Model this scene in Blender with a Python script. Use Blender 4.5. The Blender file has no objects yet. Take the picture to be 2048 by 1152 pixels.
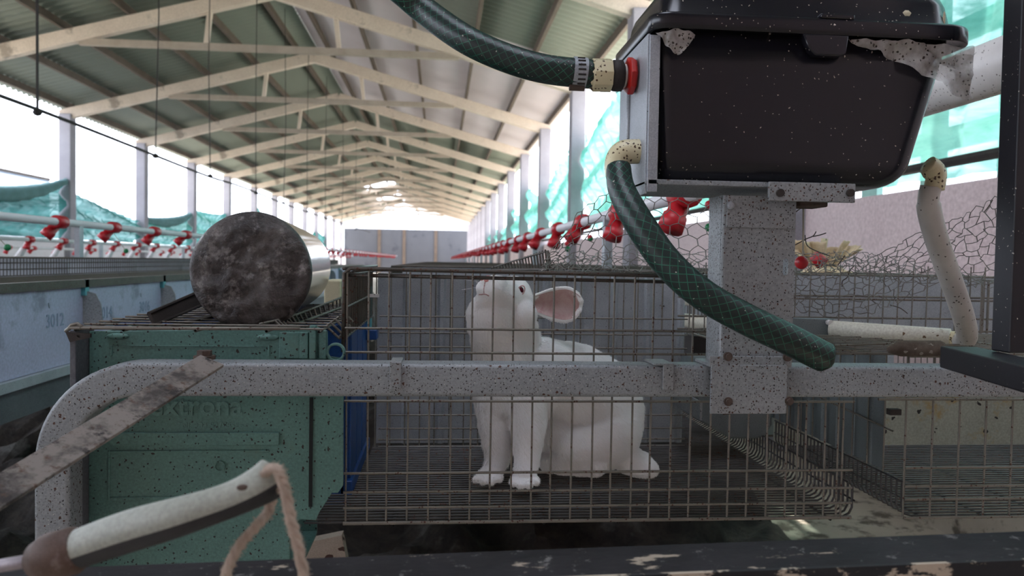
import bpy, math, random
import numpy as np
from mathutils import Vector, Matrix, noise
random.seed(7)
C = bpy.context.scene.collection
SC = bpy.context.scene
# ---------------------------------------------------------------- camera (origin = lens, 1.1 m over the floor; +Y runs down the shed)
F = 1600.0
def cam_basis(roll, vp=(880, 521)):
    y = np.array([(vp[0]-1024)/F, (576-vp[1])/F, -1.0]); y /= np.linalg.norm(y)
    z = np.array([math.sin(roll), math.cos(roll), 0.0]); z -= z.dot(y)*y; z /= np.linalg.norm(z)
    return np.array([np.cross(y, z), y, z])
RM = cam_basis(math.radians(0.8))
def W(u, v, Y):
    d = RM @ np.array([(u-1024)/F, (576-v)/F, -1.0])
    d = d*(Y/d[1]); return Vector((d[0], d[1], d[2]))
def WZ(u, v, z):
    d = RM @ np.array([(u-1024)/F, (576-v)/F, -1.0])
    d = d*(z/d[2]); return Vector((d[0], d[1], d[2]))
cam = bpy.data.cameras.new('camera'); co = bpy.data.objects.new('camera', cam); C.objects.link(co)
co.matrix_world = Matrix([list(r)+[0] for r in RM]+[[0, 0, 0, 1]])
cam.sensor_width = 36; cam.lens = F/2048*36; cam.clip_start = .02; cam.clip_end = 500
cam.dof.use_dof = True; cam.dof.focus_distance = 1.03; cam.dof.aperture_fstop = 9
SC.camera = co
# ---------------------------------------------------------------- light
w = bpy.data.worlds.new('overcast_sky'); SC.world = w; w.use_nodes = True
nt = w.node_tree; bg = nt.nodes['Background']
tc = nt.nodes.new('ShaderNodeTexCoord'); sp = nt.nodes.new('ShaderNodeSeparateXYZ'); rp = nt.nodes.new('ShaderNodeValToRGB')
nt.links.new(tc.outputs['Generated'], sp.inputs[0]); nt.links.new(sp.outputs['Z'], rp.inputs[0])
rp.color_ramp.elements[0].position = 0; rp.color_ramp.elements[0].color = (.74, .80, .92, 1)
rp.color_ramp.elements[1].position = .5; rp.color_ramp.elements[1].color = (.88, .96, 1.13, 1)
nt.links.new(rp.outputs[0], bg.inputs[0]); bg.inputs['Strength'].default_value = 2.6
sl = bpy.data.lights.new('sun', 'SUN'); sl.energy = 7.0; sl.angle = .02; sl.color = (1, .95, .86); so = bpy.data.objects.new('sun', sl); C.objects.link(so)
so.rotation_euler = Vector((.36, .16, .92)).to_track_quat('Z', 'Y').to_euler(); so.location = (6, 0, 12)
SC.view_settings.view_transform = 'Standard'; SC.view_settings.look = 'None'
SC.view_settings.exposure = 1.22; SC.view_settings.gamma = 1; SC.view_settings.use_curve_mapping = False
SC.cycles.diffuse_bounces = 6; SC.cycles.max_bounces = 12; SC.cycles.transparent_max_bounces = 24
# ---------------------------------------------------------------- helpers
LOC = {}
def tag(o, label=None, cat=None, group=None, kind=None):
    if label: o['label'] = label
    if cat: o['category'] = cat
    if group: o['group'] = group
    if kind: o['kind'] = kind
    return o
def thing(name, label, cat, loc=(0, 0, 0), group=None):
    o = bpy.data.objects.new(name, None); C.objects.link(o); o.empty_display_size = .05
    o.location = loc; LOC[o] = Vector(loc)
    return tag(o, label, cat, group)
def link(name, me, mat, parent=None):
    o = bpy.data.objects.new(name, me); C.objects.link(o)
    if mat is not None:
        me.materials.clear()
        for m in (mat if isinstance(mat, list) else [mat]): me.materials.append(m)
    if parent is not None:
        L = LOC[parent]; me.transform(Matrix.Translation(-L)); o.parent = parent; LOC[o] = L
    else: LOC[o] = Vector((0, 0, 0))
    return o
class MB:
    def __init__(s): s.v = []; s.f = []; s.mi = []
    def add(s, vs, fs, mi=0):
        n = len(s.v); s.v += [tuple(x) for x in vs]; s.f += [tuple(i+n for i in f) for f in fs]; s.mi += [mi]*len(fs); return s
    def box(s, a, b, mi=0):
        x0, x1 = sorted((a[0], b[0])); y0, y1 = sorted((a[1], b[1])); z0, z1 = sorted((a[2], b[2]))
        vs = [(x, y, z) for x in (x0, x1) for y in (y0, y1) for z in (z0, z1)]
        return s.add(vs, [(0, 1, 3, 2), (4, 6, 7, 5), (0, 4, 5, 1), (2, 3, 7, 6), (0, 2, 6, 4), (1, 5, 7, 3)], mi)
    def hexa(s, p, mi=0):  # p: 4 bottom then 4 top
        return s.add(p, [(3, 2, 1, 0), (4, 5, 6, 7), (0, 1, 5, 4), (1, 2, 6, 5), (2, 3, 7, 6), (3, 0, 4, 7)], mi)
    def beam(s, p, q, w_, h, up=(0, 0, 1), mi=0):
        p = Vector(p); q = Vector(q); d = (q-p).normalized(); a = d.cross(Vector(up)).normalized(); b = a.cross(d)
        c = [a*w_/2*i+b*h/2*j for i, j in ((-1, -1), (1, -1), (1, 1), (-1, 1))]
        return s.hexa([p+x for x in c]+[q+x for x in c], mi)
    def tube(s, path, r, n=8, cap=True, closed=False, mi=0):
        P = [Vector(x) for x in path]; m = len(P)
        rr = r if isinstance(r, (list, tuple)) else [r]*m
        t = []
        for i in range(m):
            a = P[(i-1) % m] if (closed or i > 0) else P[i]; b = P[(i+1) % m] if (closed or i < m-1) else P[i]
            t.append((b-a).normalized())
        up = Vector((0, 0, 1)) if abs(t[0].z) < .9 else Vector((1, 0, 0))
        a = t[0].cross(up).normalized(); vs = []
        for i in range(m):
            a = (a-t[i]*a.dot(t[i])).normalized(); b = t[i].cross(a)
            for k in range(n):
                g = 2*math.pi*k/n; vs.append(P[i]+(a*math.cos(g)+b*math.sin(g))*rr[i])
        fs = []
        for i in range(m if closed else m-1):
            j = (i+1) % m
            for k in range(n): fs.append((i*n+k, i*n+(k+1) % n, j*n+(k+1) % n, j*n+k))
        if cap and not closed: fs += [tuple(range(n-1, -1, -1)), tuple((m-1)*n+k for k in range(n))]
        return s.add(vs, fs, mi)
    def rod(s, p, q, r=.001, n=5): return s.tube([p, q], r, n, cap=False)
    def sphere(s, c, r, n=12, sc=(1, 1, 1)):
        vs = []; fs = []; m = n//2
        for i in range(m+1):
            a = math.pi*i/m
            for k in range(n):
                g = 2*math.pi*k/n
                vs.append((c[0]+r*sc[0]*math.sin(a)*math.cos(g), c[1]+r*sc[1]*math.sin(a)*math.sin(g), c[2]+r*sc[2]*math.cos(a)))
        for i in range(m):
            for k in range(n): fs.append((i*n+k, (i+1)*n+k, (i+1)*n+(k+1) % n, i*n+(k+1) % n))
        return s.add(vs, fs)
    def sweep(s, path, prof, up, cap=True):  # planar path, profile (a,b): a along up x tangent, b along up
        P = [Vector(x) for x in path]; m = len(P); n = len(prof); up = Vector(up); vs = []
        for i in range(m):
            t = (P[min(i+1, m-1)]-P[max(i-1, 0)]).normalized(); a = up.cross(t).normalized()
            for x, y in prof: vs.append(P[i]+a*x+up*y)
        fs = [(i*n+k, i*n+(k+1) % n, (i+1)*n+(k+1) % n, (i+1)*n+k) for i in range(m-1) for k in range(n)]
        if cap: fs += [tuple(range(n-1, -1, -1)), tuple((m-1)*n+k for k in range(n))]
        return s.add(vs, fs)
    def grid(s, fn, nu, nv, mi=0):
        vs = [fn(i/nu, j/nv) for j in range(nv+1) for i in range(nu+1)]
        fs = [(j*(nu+1)+i, j*(nu+1)+i+1, (j+1)*(nu+1)+i+1, (j+1)*(nu+1)+i) for j in range(nv) for i in range(nu)]
        return s.add(vs, fs, mi)
    def mesh(s, name, smooth=False):
        me = bpy.data.meshes.new(name); me.from_pydata(s.v, [], s.f)
        me.polygons.foreach_set('material_index', s.mi); me.validate()
        if smooth: me.polygons.foreach_set('use_smooth', [True]*len(me.polygons))
        me.update(); return me
    def build(s, name, mat, parent=None, smooth=False, bevel=0, seg=2, autos=False):
        o = link(name, s.mesh(name, smooth), mat, parent)
        if bevel:
            b = o.modifiers.new('bevel', 'BEVEL'); b.width = bevel; b.segments = seg; b.limit_method = 'ANGLE'; b.angle_limit = .6
            o.data.polygons.foreach_set('use_smooth', [True]*len(o.data.polygons))
            wn = o.modifiers.new('wn', 'WEIGHTED_NORMAL'); wn.keep_sharp = False
        return o
def baked(o):
    dg = bpy.context.evaluated_depsgraph_get(); dg.update()
    me = bpy.data.meshes.new_from_object(o.evaluated_get(dg)); return me
def plate(outlines, depth, M, bevel=0, res=6):
    """flat plate with holes: 2D outlines [(x,y)...], extruded +-depth/2, placed by matrix M -> mesh"""
    cu = bpy.data.curves.new('plate', 'CURVE'); cu.dimensions = '2D'; cu.fill_mode = 'BOTH'; cu.extrude = depth/2-bevel; cu.bevel_depth = bevel; cu.bevel_resolution = 1
    if bevel: cu.offset = -bevel
    for ol in outlines:
        sp_ = cu.splines.new('POLY'); sp_.points.add(len(ol)-1)
        for i, p in enumerate(ol): sp_.points[i].co = (p[0], p[1], 0, 1)
        sp_.use_cyclic_u = True
    o = bpy.data.objects.new('tmp', cu); C.objects.link(o); me = baked(o); me.transform(M)
    bpy.data.objects.remove(o); return me
def text_mesh(s, size, depth, M, bold=0):
    cu = bpy.data.curves.new('txt', 'FONT'); cu.body = s; cu.size = size; cu.extrude = depth; cu.align_x = 'LEFT'; cu.offset = bold; cu.resolution_u = 3
    o = bpy.data.objects.new('tmp', cu); C.objects.link(o); me = baked(o); me.transform(M); bpy.data.objects.remove(o); return me
FRONT = Matrix(((1, 0, 0, 0), (0, 0, -1, 0), (0, 1, 0, 0), (0, 0, 0, 1)))   # 2D xy -> world XZ, facing -Y
def front(x=0, y=0, z=0): return Matrix.Translation((x, y, z)) @ FRONT
def circ(cx, cy, r, n=20, sx=1, sy=1): return [(cx+r*sx*math.cos(2*math.pi*k/n), cy+r*sy*math.sin(2*math.pi*k/n)) for k in range(n)]
def smoothpath(pts, n=8):
    P = [Vector(p) for p in pts]; out = []
    for i in range(len(P)-1):
        p0 = P[max(i-1, 0)]; p1 = P[i]; p2 = P[i+1]; p3 = P[min(i+2, len(P)-1)]
        for k in range(n):
            t = k/n; out.append(.5*((2*p1)+(p2-p0)*t+(2*p0-5*p1+4*p2-p3)*t*t+(3*p1-p0-3*p2+p3)*t**3))
    out.append(P[-1]); return out
def copy_tree(o, parent=None, loc=None):
    c = o.copy(); C.objects.link(c)
    if parent is not None: c.parent = parent
    if loc is not None: c.location = loc
    for ch in list(o.children): copy_tree(ch, c)
    return c
# ---------------------------------------------------------------- materials
def rgb(h, k=1.0):
    h = h.lstrip('#'); v = [int(h[i:i+2], 16)/255 for i in (0, 2, 4)]
    return tuple((x/12.92 if x <= .04045 else ((x+.055)/1.055)**2.4)*k for x in v)+(1,)
class Mat:
    def __init__(s, name, rough=.6, metal=0.0, spec=.5):
        s.m = bpy.data.materials.new(name); s.m.use_nodes = True; s.nt = s.m.node_tree; s.b = s.nt.nodes['Principled BSDF']
        s.b.inputs['Roughness'].default_value = rough; s.b.inputs['Metallic'].default_value = metal
        s.b.inputs['Specular IOR Level'].default_value = spec
        s.tc = s.n('ShaderNodeTexCoord').outputs['Object']
    def n(s, t, **k):
        x = s.nt.nodes.new(t)
        for a, b in k.items(): setattr(x, a, b)
        return x
    def l(s, a, b): s.nt.links.new(a, b)
    def noise(s, scale, detail=4, rough=.6, vec=None, stretch=None, dist=0):
        x = s.n('ShaderNodeTexNoise'); x.inputs['Scale'].default_value = scale; x.inputs['Detail'].default_value = detail; x.inputs['Roughness'].default_value = rough
        x.inputs['Distortion'].default_value = dist
        v = s.tc
        if stretch:
            mp = s.n('ShaderNodeMapping'); mp.inputs['Scale'].default_value = stretch; s.l(v, mp.inputs[0]); v = mp.outputs[0]
        s.l(v, x.inputs['Vector']); return x.outputs['Fac']
    def ramp(s, fac, stops):
        r = s.n('ShaderNodeValToRGB'); s.l(fac, r.inputs[0]); e = r.color_ramp.elements
        while len(e) < len(stops): e.new(.5)
        for i, (p, c) in enumerate(stops):
            e[i].position = p; e[i].color = c if isinstance(c, tuple) else (c, c, c, 1)
        return r.outputs[0]
    def mix(s, fac, a, b, mode='MIX'):
        x = s.n('ShaderNodeMix', data_type='RGBA', blend_type=mode)
        for k, v in ((0, fac), (6, a), (7, b)):
            if isinstance(v, (int, float)): x.inputs[k].default_value = v
            elif isinstance(v, tuple): x.inputs[k].default_value = v
            else: s.l(v, x.inputs[k])
        return x.outputs[2]
    def math(s, op, a, b=0.0):
        x = s.n('ShaderNodeMath', operation=op)
        for k, v in ((0, a), (1, b)):
            if isinstance(v, (int, float)): x.inputs[k].default_value = v
            else: s.l(v, x.inputs[k])
        return x.outputs[0]
    def flecks(s, scale, size, prob, cluster=None):
        x = s.n('ShaderNodeTexVoronoi'); x.inputs['Scale'].default_value = scale
        nz = s.n('ShaderNodeTexNoise'); nz.inputs['Scale'].default_value = scale*1.3; s.l(s.tc, nz.inputs['Vector'])
        ad = s.n('ShaderNodeVectorMath', operation='MULTIPLY_ADD'); s.l(nz.outputs['Color'], ad.inputs[0]); ad.inputs[1].default_value = (.9/scale,)*3; s.l(s.tc, ad.inputs[2])
        s.l(ad.outputs[0], x.inputs['Vector'])
        a = s.math('LESS_THAN', x.outputs['Distance'], size)
        sp_ = s.n('ShaderNodeSeparateColor'); s.l(x.outputs['Color'], sp_.inputs[0])
        th = prob
        if cluster:
            cn = s.noise(cluster, 3); th = s.math('MULTIPLY', s.ramp(cn, [(.38, 0.15), (.7, 1.0)]), prob*1.8)
        b = s.math('LESS_THAN', sp_.outputs[0], th)
        return s.math('MULTIPLY', a, b)
    def bump(s, h, strength=.3, dist=.002):
        b = s.n('ShaderNodeBump'); b.inputs['Strength'].default_value = strength; b.inputs['Distance'].default_value = dist
        s.l(h, b.inputs['Height']); s.l(b.outputs[0], s.b.inputs['Normal'])
    def col(s, c):
        if isinstance(c, tuple): s.b.inputs['Base Color'].default_value = c
        else: s.l(c, s.b.inputs['Base Color'])
        return s
def speck_mat(name, a, b, vs=8, rough=.6, metal=0, flk=(), bump=.15, fine=True, rusty=None, spec=.5):
    """a/b: two tones of the thing; flk: (colour, scale, size, prob, cluster) fly specks and dirt"""
    m = Mat(name, rough, metal, spec); n1 = m.noise(vs, 6)
    c = m.mix(m.ramp(n1, [(.35, 0.0), (.68, 1.0)]), a, b)
    if fine:
        n2 = m.noise(vs*45, 3); c = m.mix(m.ramp(n2, [(.3, 0.0), (.75, 1.0)]), c, m.mix(.5, c, tuple(min(1, x*1.7) for x in b[:3])+(1,)))
    if rusty:
        n3 = m.noise(rusty[1], 7, .7); c = m.mix(m.ramp(n3, [(rusty[2], 0.0), (rusty[2]+.07, 1.0)]), c, rusty[0])
    for (fc, sc_, sz, pr, cl) in flk:
        c = m.mix(m.flecks(sc_, sz, pr, cl), c, fc)
    m.col(c)
    if bump: m.bump(m.noise(vs*25, 5), bump, .001)
    return m.m
DK = rgb('#1c1512'); RST = rgb('#4a2c1e')
GALV = speck_mat('galvanised_steel_dirty', rgb('#74777a'), rgb('#888b8d'), 9, .55, .15, [(RST, 190, .25, .3, 6), (DK, 320, .27, .34, 9), (rgb('#bdb8b2'), 340, .2, .2, None), (rgb('#55514e'), 420, .3, .3, None)])
GALVC = speck_mat('galvanised_steel_sheet', rgb('#85898e'), rgb('#9fa3a8'), 14, .5, .25, [(DK, 260, .16, .14, 8)])
GALVP = speck_mat('galvanised_post', rgb('#747779'), rgb('#898b8c'), 7, .5, .2, [(RST, 240, .27, .38, 9), (DK, 330, .27, .34, 11), (rgb('#4d4a48'), 420, .3, .3, None)])
WIRE = speck_mat('wire_dull', rgb('#625d56'), rgb('#79736a'), 30, .5, .35, [(RST, 300, .4, .2, 8)], bump=0)
WIRED = speck_mat('wire_dark', rgb('#39342f'), rgb('#524b44'), 30, .5, .35, [(RST, 300, .4, .3, 8)], bump=0)
WIREF = speck_mat('floor_wire', rgb('#3a3838'), rgb('#4d4b4b'), 30, .4, .45, [(RST, 300, .4, .15, 8)], bump=0)
RUST = speck_mat('rusty_bolt', rgb('#35251e'), rgb('#54473f'), 60, .85, 0, [], bump=.4)
GREENP = speck_mat('green_plastic', rgb('#45655f'), rgb('#577b73'), 7, .5, 0, [(rgb('#1d231f'), 230, .26, .36, 7), (rgb('#2a211a'), 130, .22, .2, 5)], rusty=(rgb('#5b786c'), 5, .56))
BLUEP = speck_mat('blue_plastic', rgb('#0b3263'), rgb('#123f77'), 6, .45, 0, [(rgb('#0b1c33'), 190, .18, .12, None)])
BLACKP = speck_mat('black_plastic', rgb('#141319'), rgb('#1c1b22'), 5, .25, 0, [(rgb('#b0a593'), 210, .15, .26, 5), (rgb('#e0d8c8'), 110, .08, .25, 6)], bump=.03, fine=False)
BLACKM = speck_mat('black_painted_steel', rgb('#131217'), rgb('#1e1c22'), 8, .5, 0, [(rgb('#a89f92'), 210, .14, .26, 5), (rgb('#d8cdb8'), 100, .08, .2, 6)], bump=.08, fine=False)
CREAM = speck_mat('cream_plastic', rgb('#c9bd97'), rgb('#d9cda9'), 12, .4, 0, [(rgb('#4a3018'), 240, .34, .5, 12)], bump=.05, fine=False)
PVC = speck_mat('white_pvc', rgb('#c9c3bf'), rgb('#ddd8d4'), 6, .4, 0, [(rgb('#3a2a20'), 160, .26, .3, 6)], bump=.05, fine=False)
PVCD = speck_mat('white_hose_dirty', rgb('#aea8a2'), rgb('#c9c3bb'), 9, .5, 0, [(rgb('#33261c'), 210, .26, .3, 7)], bump=.05, fine=False)
PVCF = speck_mat('white_pvc_clean', rgb('#e4e0e2'), rgb('#efecee'), 3, .35, 0, [], bump=0, fine=False)
TROUGH = speck_mat('white_pipe_stained', rgb('#b7ad9b'), rgb('#d0c9bb'), 7, .5, 0, [(rgb('#6b5238'), 90, .2, .2, 5)], rusty=(rgb('#957f62'), 12, .62))
REDP = speck_mat('red_plastic', rgb('#b01a24'), rgb('#c4222d'), 20, .4, 0, [(rgb('#5a2020'), 220, .2, .12, None)], bump=0, fine=False)
REDB = speck_mat('red_plastic_nut', rgb('#a31712'), rgb('#b8201a'), 20, .35, 0, [(rgb('#3a1010'), 200, .2, .15, None)], bump=0, fine=False)
GREENB = speck_mat('green_ball', rgb('#0f6b3e'), rgb('#157a48'), 20, .4, 0, [], bump=0, fine=False)
STRING = speck_mat('string', rgb('#8d8778'), rgb('#a8a192'), 90, .9, 0, [], bump=.2)
CONC = speck_mat('cream_painted_concrete', rgb('#b5a597'), rgb('#c9baac'), 2.2, .8, 0, [], bump=.1, rusty=(rgb('#978a7e'), 1.1, .58))
CONCD = speck_mat('dusty_concrete_tie', rgb('#8d8074'), rgb('#a3968a'), 4, .85, bump=.2)
CONCP = speck_mat('pale_concrete_column', rgb('#827e84'), rgb('#949096'), 2.2, .8, 0, [], bump=.1)
PURL = speck_mat('brown_steel_purlin', rgb('#43382f'), rgb('#574a40'), 3, .8, 0, [], bump=.1)
PLASTER = speck_mat('pinkish_render', rgb('#c2abaa'), rgb('#d0bbb9'), 1.2, .9, 0, [], bump=.1, rusty=(rgb('#b3a09e'), .8, .6))
PLASTERW = speck_mat('white_render', rgb('#cfc6cb'), rgb('#dcd5d9'), 1.2, .9, 0, [], bump=.1)
WHITEMET = speck_mat('pale_metal_panel', rgb('#9a98b0'), rgb('#a8a6be'), 3, .45, .1, [(rgb('#555a66'), 16, .1, .3, 2)], bump=.05, rusty=(rgb('#8c8ba1'), 4, .6))
TEAL = speck_mat('teal_plastic', rgb('#3f8089'), rgb('#4f9098'), 9, .5)
ROPEM = speck_mat('frayed_rope', rgb('#9c8879'), rgb('#b9a696'), 60, .95, 0, [], bump=.8)
BALE = speck_mat('beige_block', rgb('#a3977b'), rgb('#b7ab8f'), 20, .9, 0, [], bump=.4)
WOOD = speck_mat('stained_plank', rgb('#6e5d50'), rgb('#94877a'), 9, .85, 0, [(rgb('#3d2318'), 30, .35, .35, 6)], bump=.3)
PAPER = speck_mat('yellow_paper_sack', rgb('#b99c78'), rgb('#d6bf9f'), 12, .8, 0, [(rgb('#4e3326'), 22, .3, .3, 5)], bump=.3)
FURB = speck_mat('brown_matted_tuft', rgb('#3d2f26'), rgb('#6e6257'), 60, .95, 0, [(rgb('#a39a90'), 90, .3, .25, 14)], bump=.9)
DARK = speck_mat('dark_iron', rgb('#231e1c'), rgb('#37302c'), 20, .7, .2, [], bump=.3)
FARW = speck_mat('grey_block_wall', rgb('#3f4046'), rgb('#4a4b50'), .6, .9, 0, [], bump=.1, rusty=(rgb('#3a3b43'), .9, .6))
OUTB = speck_mat('pale_blue_render', rgb('#9aa5b5'), rgb('#aab4c2'), .8, .9)
TOMB = Mat('roof_sheet_green', .7); 
c_ = TOMB.mix(TOMB.ramp(TOMB.noise(.5, 5, stretch=(1, .25, 1)), [(.3, 0.0), (.7, 1.0)]), rgb('#656a60'), rgb('#767b70')); TOMB.col(c_); ROOFG = TOMB.m
TOMB = Mat('roof_sheet_lilac', .55)
c_ = TOMB.mix(TOMB.ramp(TOMB.noise(.7, 5), [(.3, 0.0), (.7, 1.0)]), rgb('#b5abb0'), rgb('#c5bbc0')); TOMB.col(c_); ROOFW = TOMB.m
# concrete floor
fm = Mat('floor_concrete', .85); n1 = fm.noise(1.3, 8, .65); n2 = fm.noise(7, 6, .7)
c_ = fm.mix(fm.ramp(n1, [(.35, 0.0), (.65, 1.0)]), rgb('#b3a999'), rgb('#cbc1b0')); c_ = fm.mix(fm.ramp(n2, [(.52, 0.0), (.62, 1.0)]), c_, rgb('#6b6257')); fm.col(c_); fm.bump(n2, .3, .01); FLOORM = fm.m
mm = Mat('manure', .95); n1 = mm.noise(14, 8, .75); n2 = mm.noise(5, 5)
c_ = mm.mix(mm.ramp(n1, [(.4, 0.0), (.7, 1.0)]), rgb('#241e1a'), rgb('#463d35')); c_ = mm.mix(mm.ramp(n2, [(.58, 0.0), (.68, 1.0)]), c_, rgb('#5c5a56')); mm.col(c_); mm.bump(n1, .9, .03); MANURE = mm.m
# fur
fu = Mat('white_fur', .9, 0, .2); n1 = fu.noise(9, 5); c_ = fu.mix(fu.ramp(n1, [(.35, 0.0), (.65, 1.0)]), rgb('#ece9e6'), rgb('#f5f3f2')); fu.col(c_); fu.bump(fu.noise(420, 4, .7, stretch=(1, 1, .35)), .35, .0015)
fu.b.inputs['Subsurface Weight'].default_value = .04; fu.b.inputs['Subsurface Radius'].default_value = (.01, .006, .005); fu.b.inputs['Subsurface Scale'].default_value = .4; FUR = fu.m
pk = Mat('pink_ear_skin', .6); n1 = pk.noise(26, 6, .7, dist=1.5); pk.col(pk.mix(pk.ramp(n1, [(.35, 0.0), (.65, 1.0)]), rgb('#b58c88'), rgb('#c9aeaa')))
PINK = pk.m
pk = Mat('pink_nose_skin', .5); pk.col(rgb('#d8908c')); NOSEM = pk.m
pk = Mat('mouth_line', .7); pk.col(rgb('#b08a86')); MOUTHM = pk.m
pk = Mat('ruby_eye', .08); pk.col(rgb('#5a1626')); EYEM = pk.m
pk = Mat('pink_eyelid', .6); pk.col(rgb('#c7a19f')); LIDM = pk.m
pk = Mat('claw_and_stained_fur', .9); pk.col(rgb('#cdbfae')); PAWM = pk.m
# hose: dark green with lighter braid; uv driven
def hose_mat():
    m = Mat('braided_green_hose', .42); uv = m.n('ShaderNodeUVMap').outputs[0]; sx = m.n('ShaderNodeSeparateXYZ'); m.l(uv, sx.inputs[0])
    a = m.math('MULTIPLY', sx.outputs[0], 9.0); b = m.math('MULTIPLY', sx.outputs[1], 1/.0125)
    p = m.math('ABSOLUTE', m.math('SUBTRACT', m.math('FRACT', m.math('ADD', a, b)), .5))
    q = m.math('ABSOLUTE', m.math('SUBTRACT', m.math('FRACT', m.math('SUBTRACT', b, a)), .5))
    ln = m.math('GREATER_THAN', m.math('MAXIMUM', p, q), .452)
    f = m.ramp(m.noise(25, 5), [(.3, 0.25), (.65, .85)])
    base = m.mix(m.ramp(m.noise(18, 6), [(.35, 0.0), (.7, 1.0)]), rgb('#0f1a18'), rgb('#182622'))
    c = m.mix(m.math('MULTIPLY', ln, f), base, rgb('#256f58')); c = m.mix(m.flecks(260, .2, .15, 8), c, rgb('#a8a79a')); m.col(c)
    m.bump(m.math('MAXIMUM', p, q), .25, .001); return m.m
HOSE = hose_mat()
def net_mat(name, ca_, cb_, t0, t1):
    m = Mat(name, .8); nt_ = m.nt
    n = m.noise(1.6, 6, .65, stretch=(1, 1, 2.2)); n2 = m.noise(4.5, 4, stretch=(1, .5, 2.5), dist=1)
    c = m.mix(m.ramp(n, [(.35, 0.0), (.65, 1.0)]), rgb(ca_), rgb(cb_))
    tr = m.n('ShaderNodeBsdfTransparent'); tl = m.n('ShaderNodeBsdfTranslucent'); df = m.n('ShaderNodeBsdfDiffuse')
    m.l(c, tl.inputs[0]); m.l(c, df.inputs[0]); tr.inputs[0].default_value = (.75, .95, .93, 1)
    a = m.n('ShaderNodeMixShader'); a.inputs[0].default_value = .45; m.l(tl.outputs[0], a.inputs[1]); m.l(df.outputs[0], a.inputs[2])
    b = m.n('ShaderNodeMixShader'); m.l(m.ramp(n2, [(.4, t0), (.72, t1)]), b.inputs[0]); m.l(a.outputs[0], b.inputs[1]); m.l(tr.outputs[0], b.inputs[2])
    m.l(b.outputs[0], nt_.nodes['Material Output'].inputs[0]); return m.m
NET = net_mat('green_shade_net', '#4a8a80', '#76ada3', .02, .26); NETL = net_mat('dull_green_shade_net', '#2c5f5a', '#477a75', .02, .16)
def film_mat():
    m = Mat('dusty_cling_film', .35); tr = m.n('ShaderNodeBsdfTransparent'); a = m.n('ShaderNodeMixShader')
    m.col(m.mix(m.flecks(260, .34, .6, 9), m.mix(m.ramp(m.noise(60, 5), [(.35, 0.0), (.65, 1.0)]), rgb('#8f8883'), rgb('#bdb8b4')), rgb('#47382c')))
    a.inputs[0].default_value = .72; m.l(tr.outputs[0], a.inputs[1]); m.l(m.b.outputs[0], a.inputs[2]); m.l(a.outputs[0], m.nt.nodes['Material Output'].inputs[0]); return m.m
FILM = film_mat()
# ================================================================ THE SHED
ZF = -1.1; XL, XR, XC = -7.4, 2.15, -2.6; ZE, ZA = 2.72, 4.02
Y0, Y1 = -5.0, 64.0
tag(MB().box((XL-.15, Y0-.2, ZF-.2), (XR+.15, Y1+.2, ZF)).build('floor', FLOORM), kind='structure')
GROUND = speck_mat('pale_dry_ground', rgb('#b3ac9d'), rgb('#c9c2b2'), .6, .95, bump=.1)
o = MB().box((XL-30, Y0-15, ZF-.25), (XR+25, Y1+30, ZF-.205)).build('ground', GROUND); tag(o, kind='structure')
tag(MB().box((XR, Y0, ZF), (XR+.15, Y1, .36)).build('wall_right', PLASTER), kind='structure')
tag(MB().box((XL-.15, Y0, ZF), (XL, Y1, .25)).build('wall_left', PLASTERW), kind='structure')
tag(MB().box((XL-.15, Y0, .25), (XL, 8.55, .7)).build('wall_left', PLASTERW), kind='structure')  # raised section out of view, added to block daylight from the left
tag(MB().box((XR, Y0, .36), (XR+.15, .6, ZE+.1)).build('wall_right', PLASTER), kind='structure')  # full-height section behind the camera, added to hold back side light
b = MB(); b.box((XL-.15, Y1, ZF), (XR+.15, Y1+.2, 2.42)); fw = b.build('wall_end', FARW); tag(fw, kind='structure')
b = MB()
for x in (-4.8, -2.85, -.35): b.box((x-.12, Y1-.08, ZF), (x+.12, Y1, 2.42))
tag(b.build('trim_1', PURL), kind='structure')
tag(MB().box((XL-.15, Y0-.2, ZF), (XR+.15, Y0, ZA+.3)).build('wall_near', PLASTER), kind='structure')
tag(MB().tube([(XR-.02, Y0, .45), (XR-.02, Y1, .45)], .022, 8).build('trim_2', DARK), kind='structure')
tag(MB().box((XR-.04, Y0, ZF), (XR, Y1, -.72)).build('baseboard_right', FLOORM), kind='structure')
# roof slopes
def roofz(x): return ZA+.36-abs(x-XC)*(ZA-ZE)/(XR-XC)
def sheet(x0, x1, y0, y1, amp, per, mat, name='ceiling'):
    b = MB(); n = max(1, int((y1-y0)/per*6)) if amp else 1
    for dz in (0,):
        b.grid(lambda s_, t: (x0+(x1-x0)*s_, y0+(y1-y0)*t, roofz(x0+(x1-x0)*s_)+(amp*math.sin(2*math.pi*(y0+(y1-y0)*t)/per) if amp else 0)), 1, n)
    o = b.build(name, mat, smooth=bool(amp)); sm = o.modifiers.new('thick', 'SOLIDIFY'); sm.thickness = .02; sm.offset = 1
    return tag(o, kind='structure')
sheet(XL-.35, XC, Y0-.5, 44, .032, .19, ROOFG)
for k in range(5):
    y = 44+k*4; sheet(XL-.35, XC if k % 2 else -4.2, y, y+2.6, .032, .19, ROOFG)
for y in (46.6, 50.6, 54.6): sheet(XL-.35, -5.2 if y != 50.6 else -4.0, y, y+1.4, .032, .19, ROOFG)
sheet(XC, XR+.35, Y0-.5, -1.0, .032, .19, ROOFG); sheet(XC, XR+.35, 1.3, 4.7, .032, .19, ROOFG); sheet(XC, -1.2, -1.0, 1.3, .032, .19, ROOFG); sheet(.6, XR+.35, -1.0, 1.3, .032, .19, ROOFG)
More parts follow.
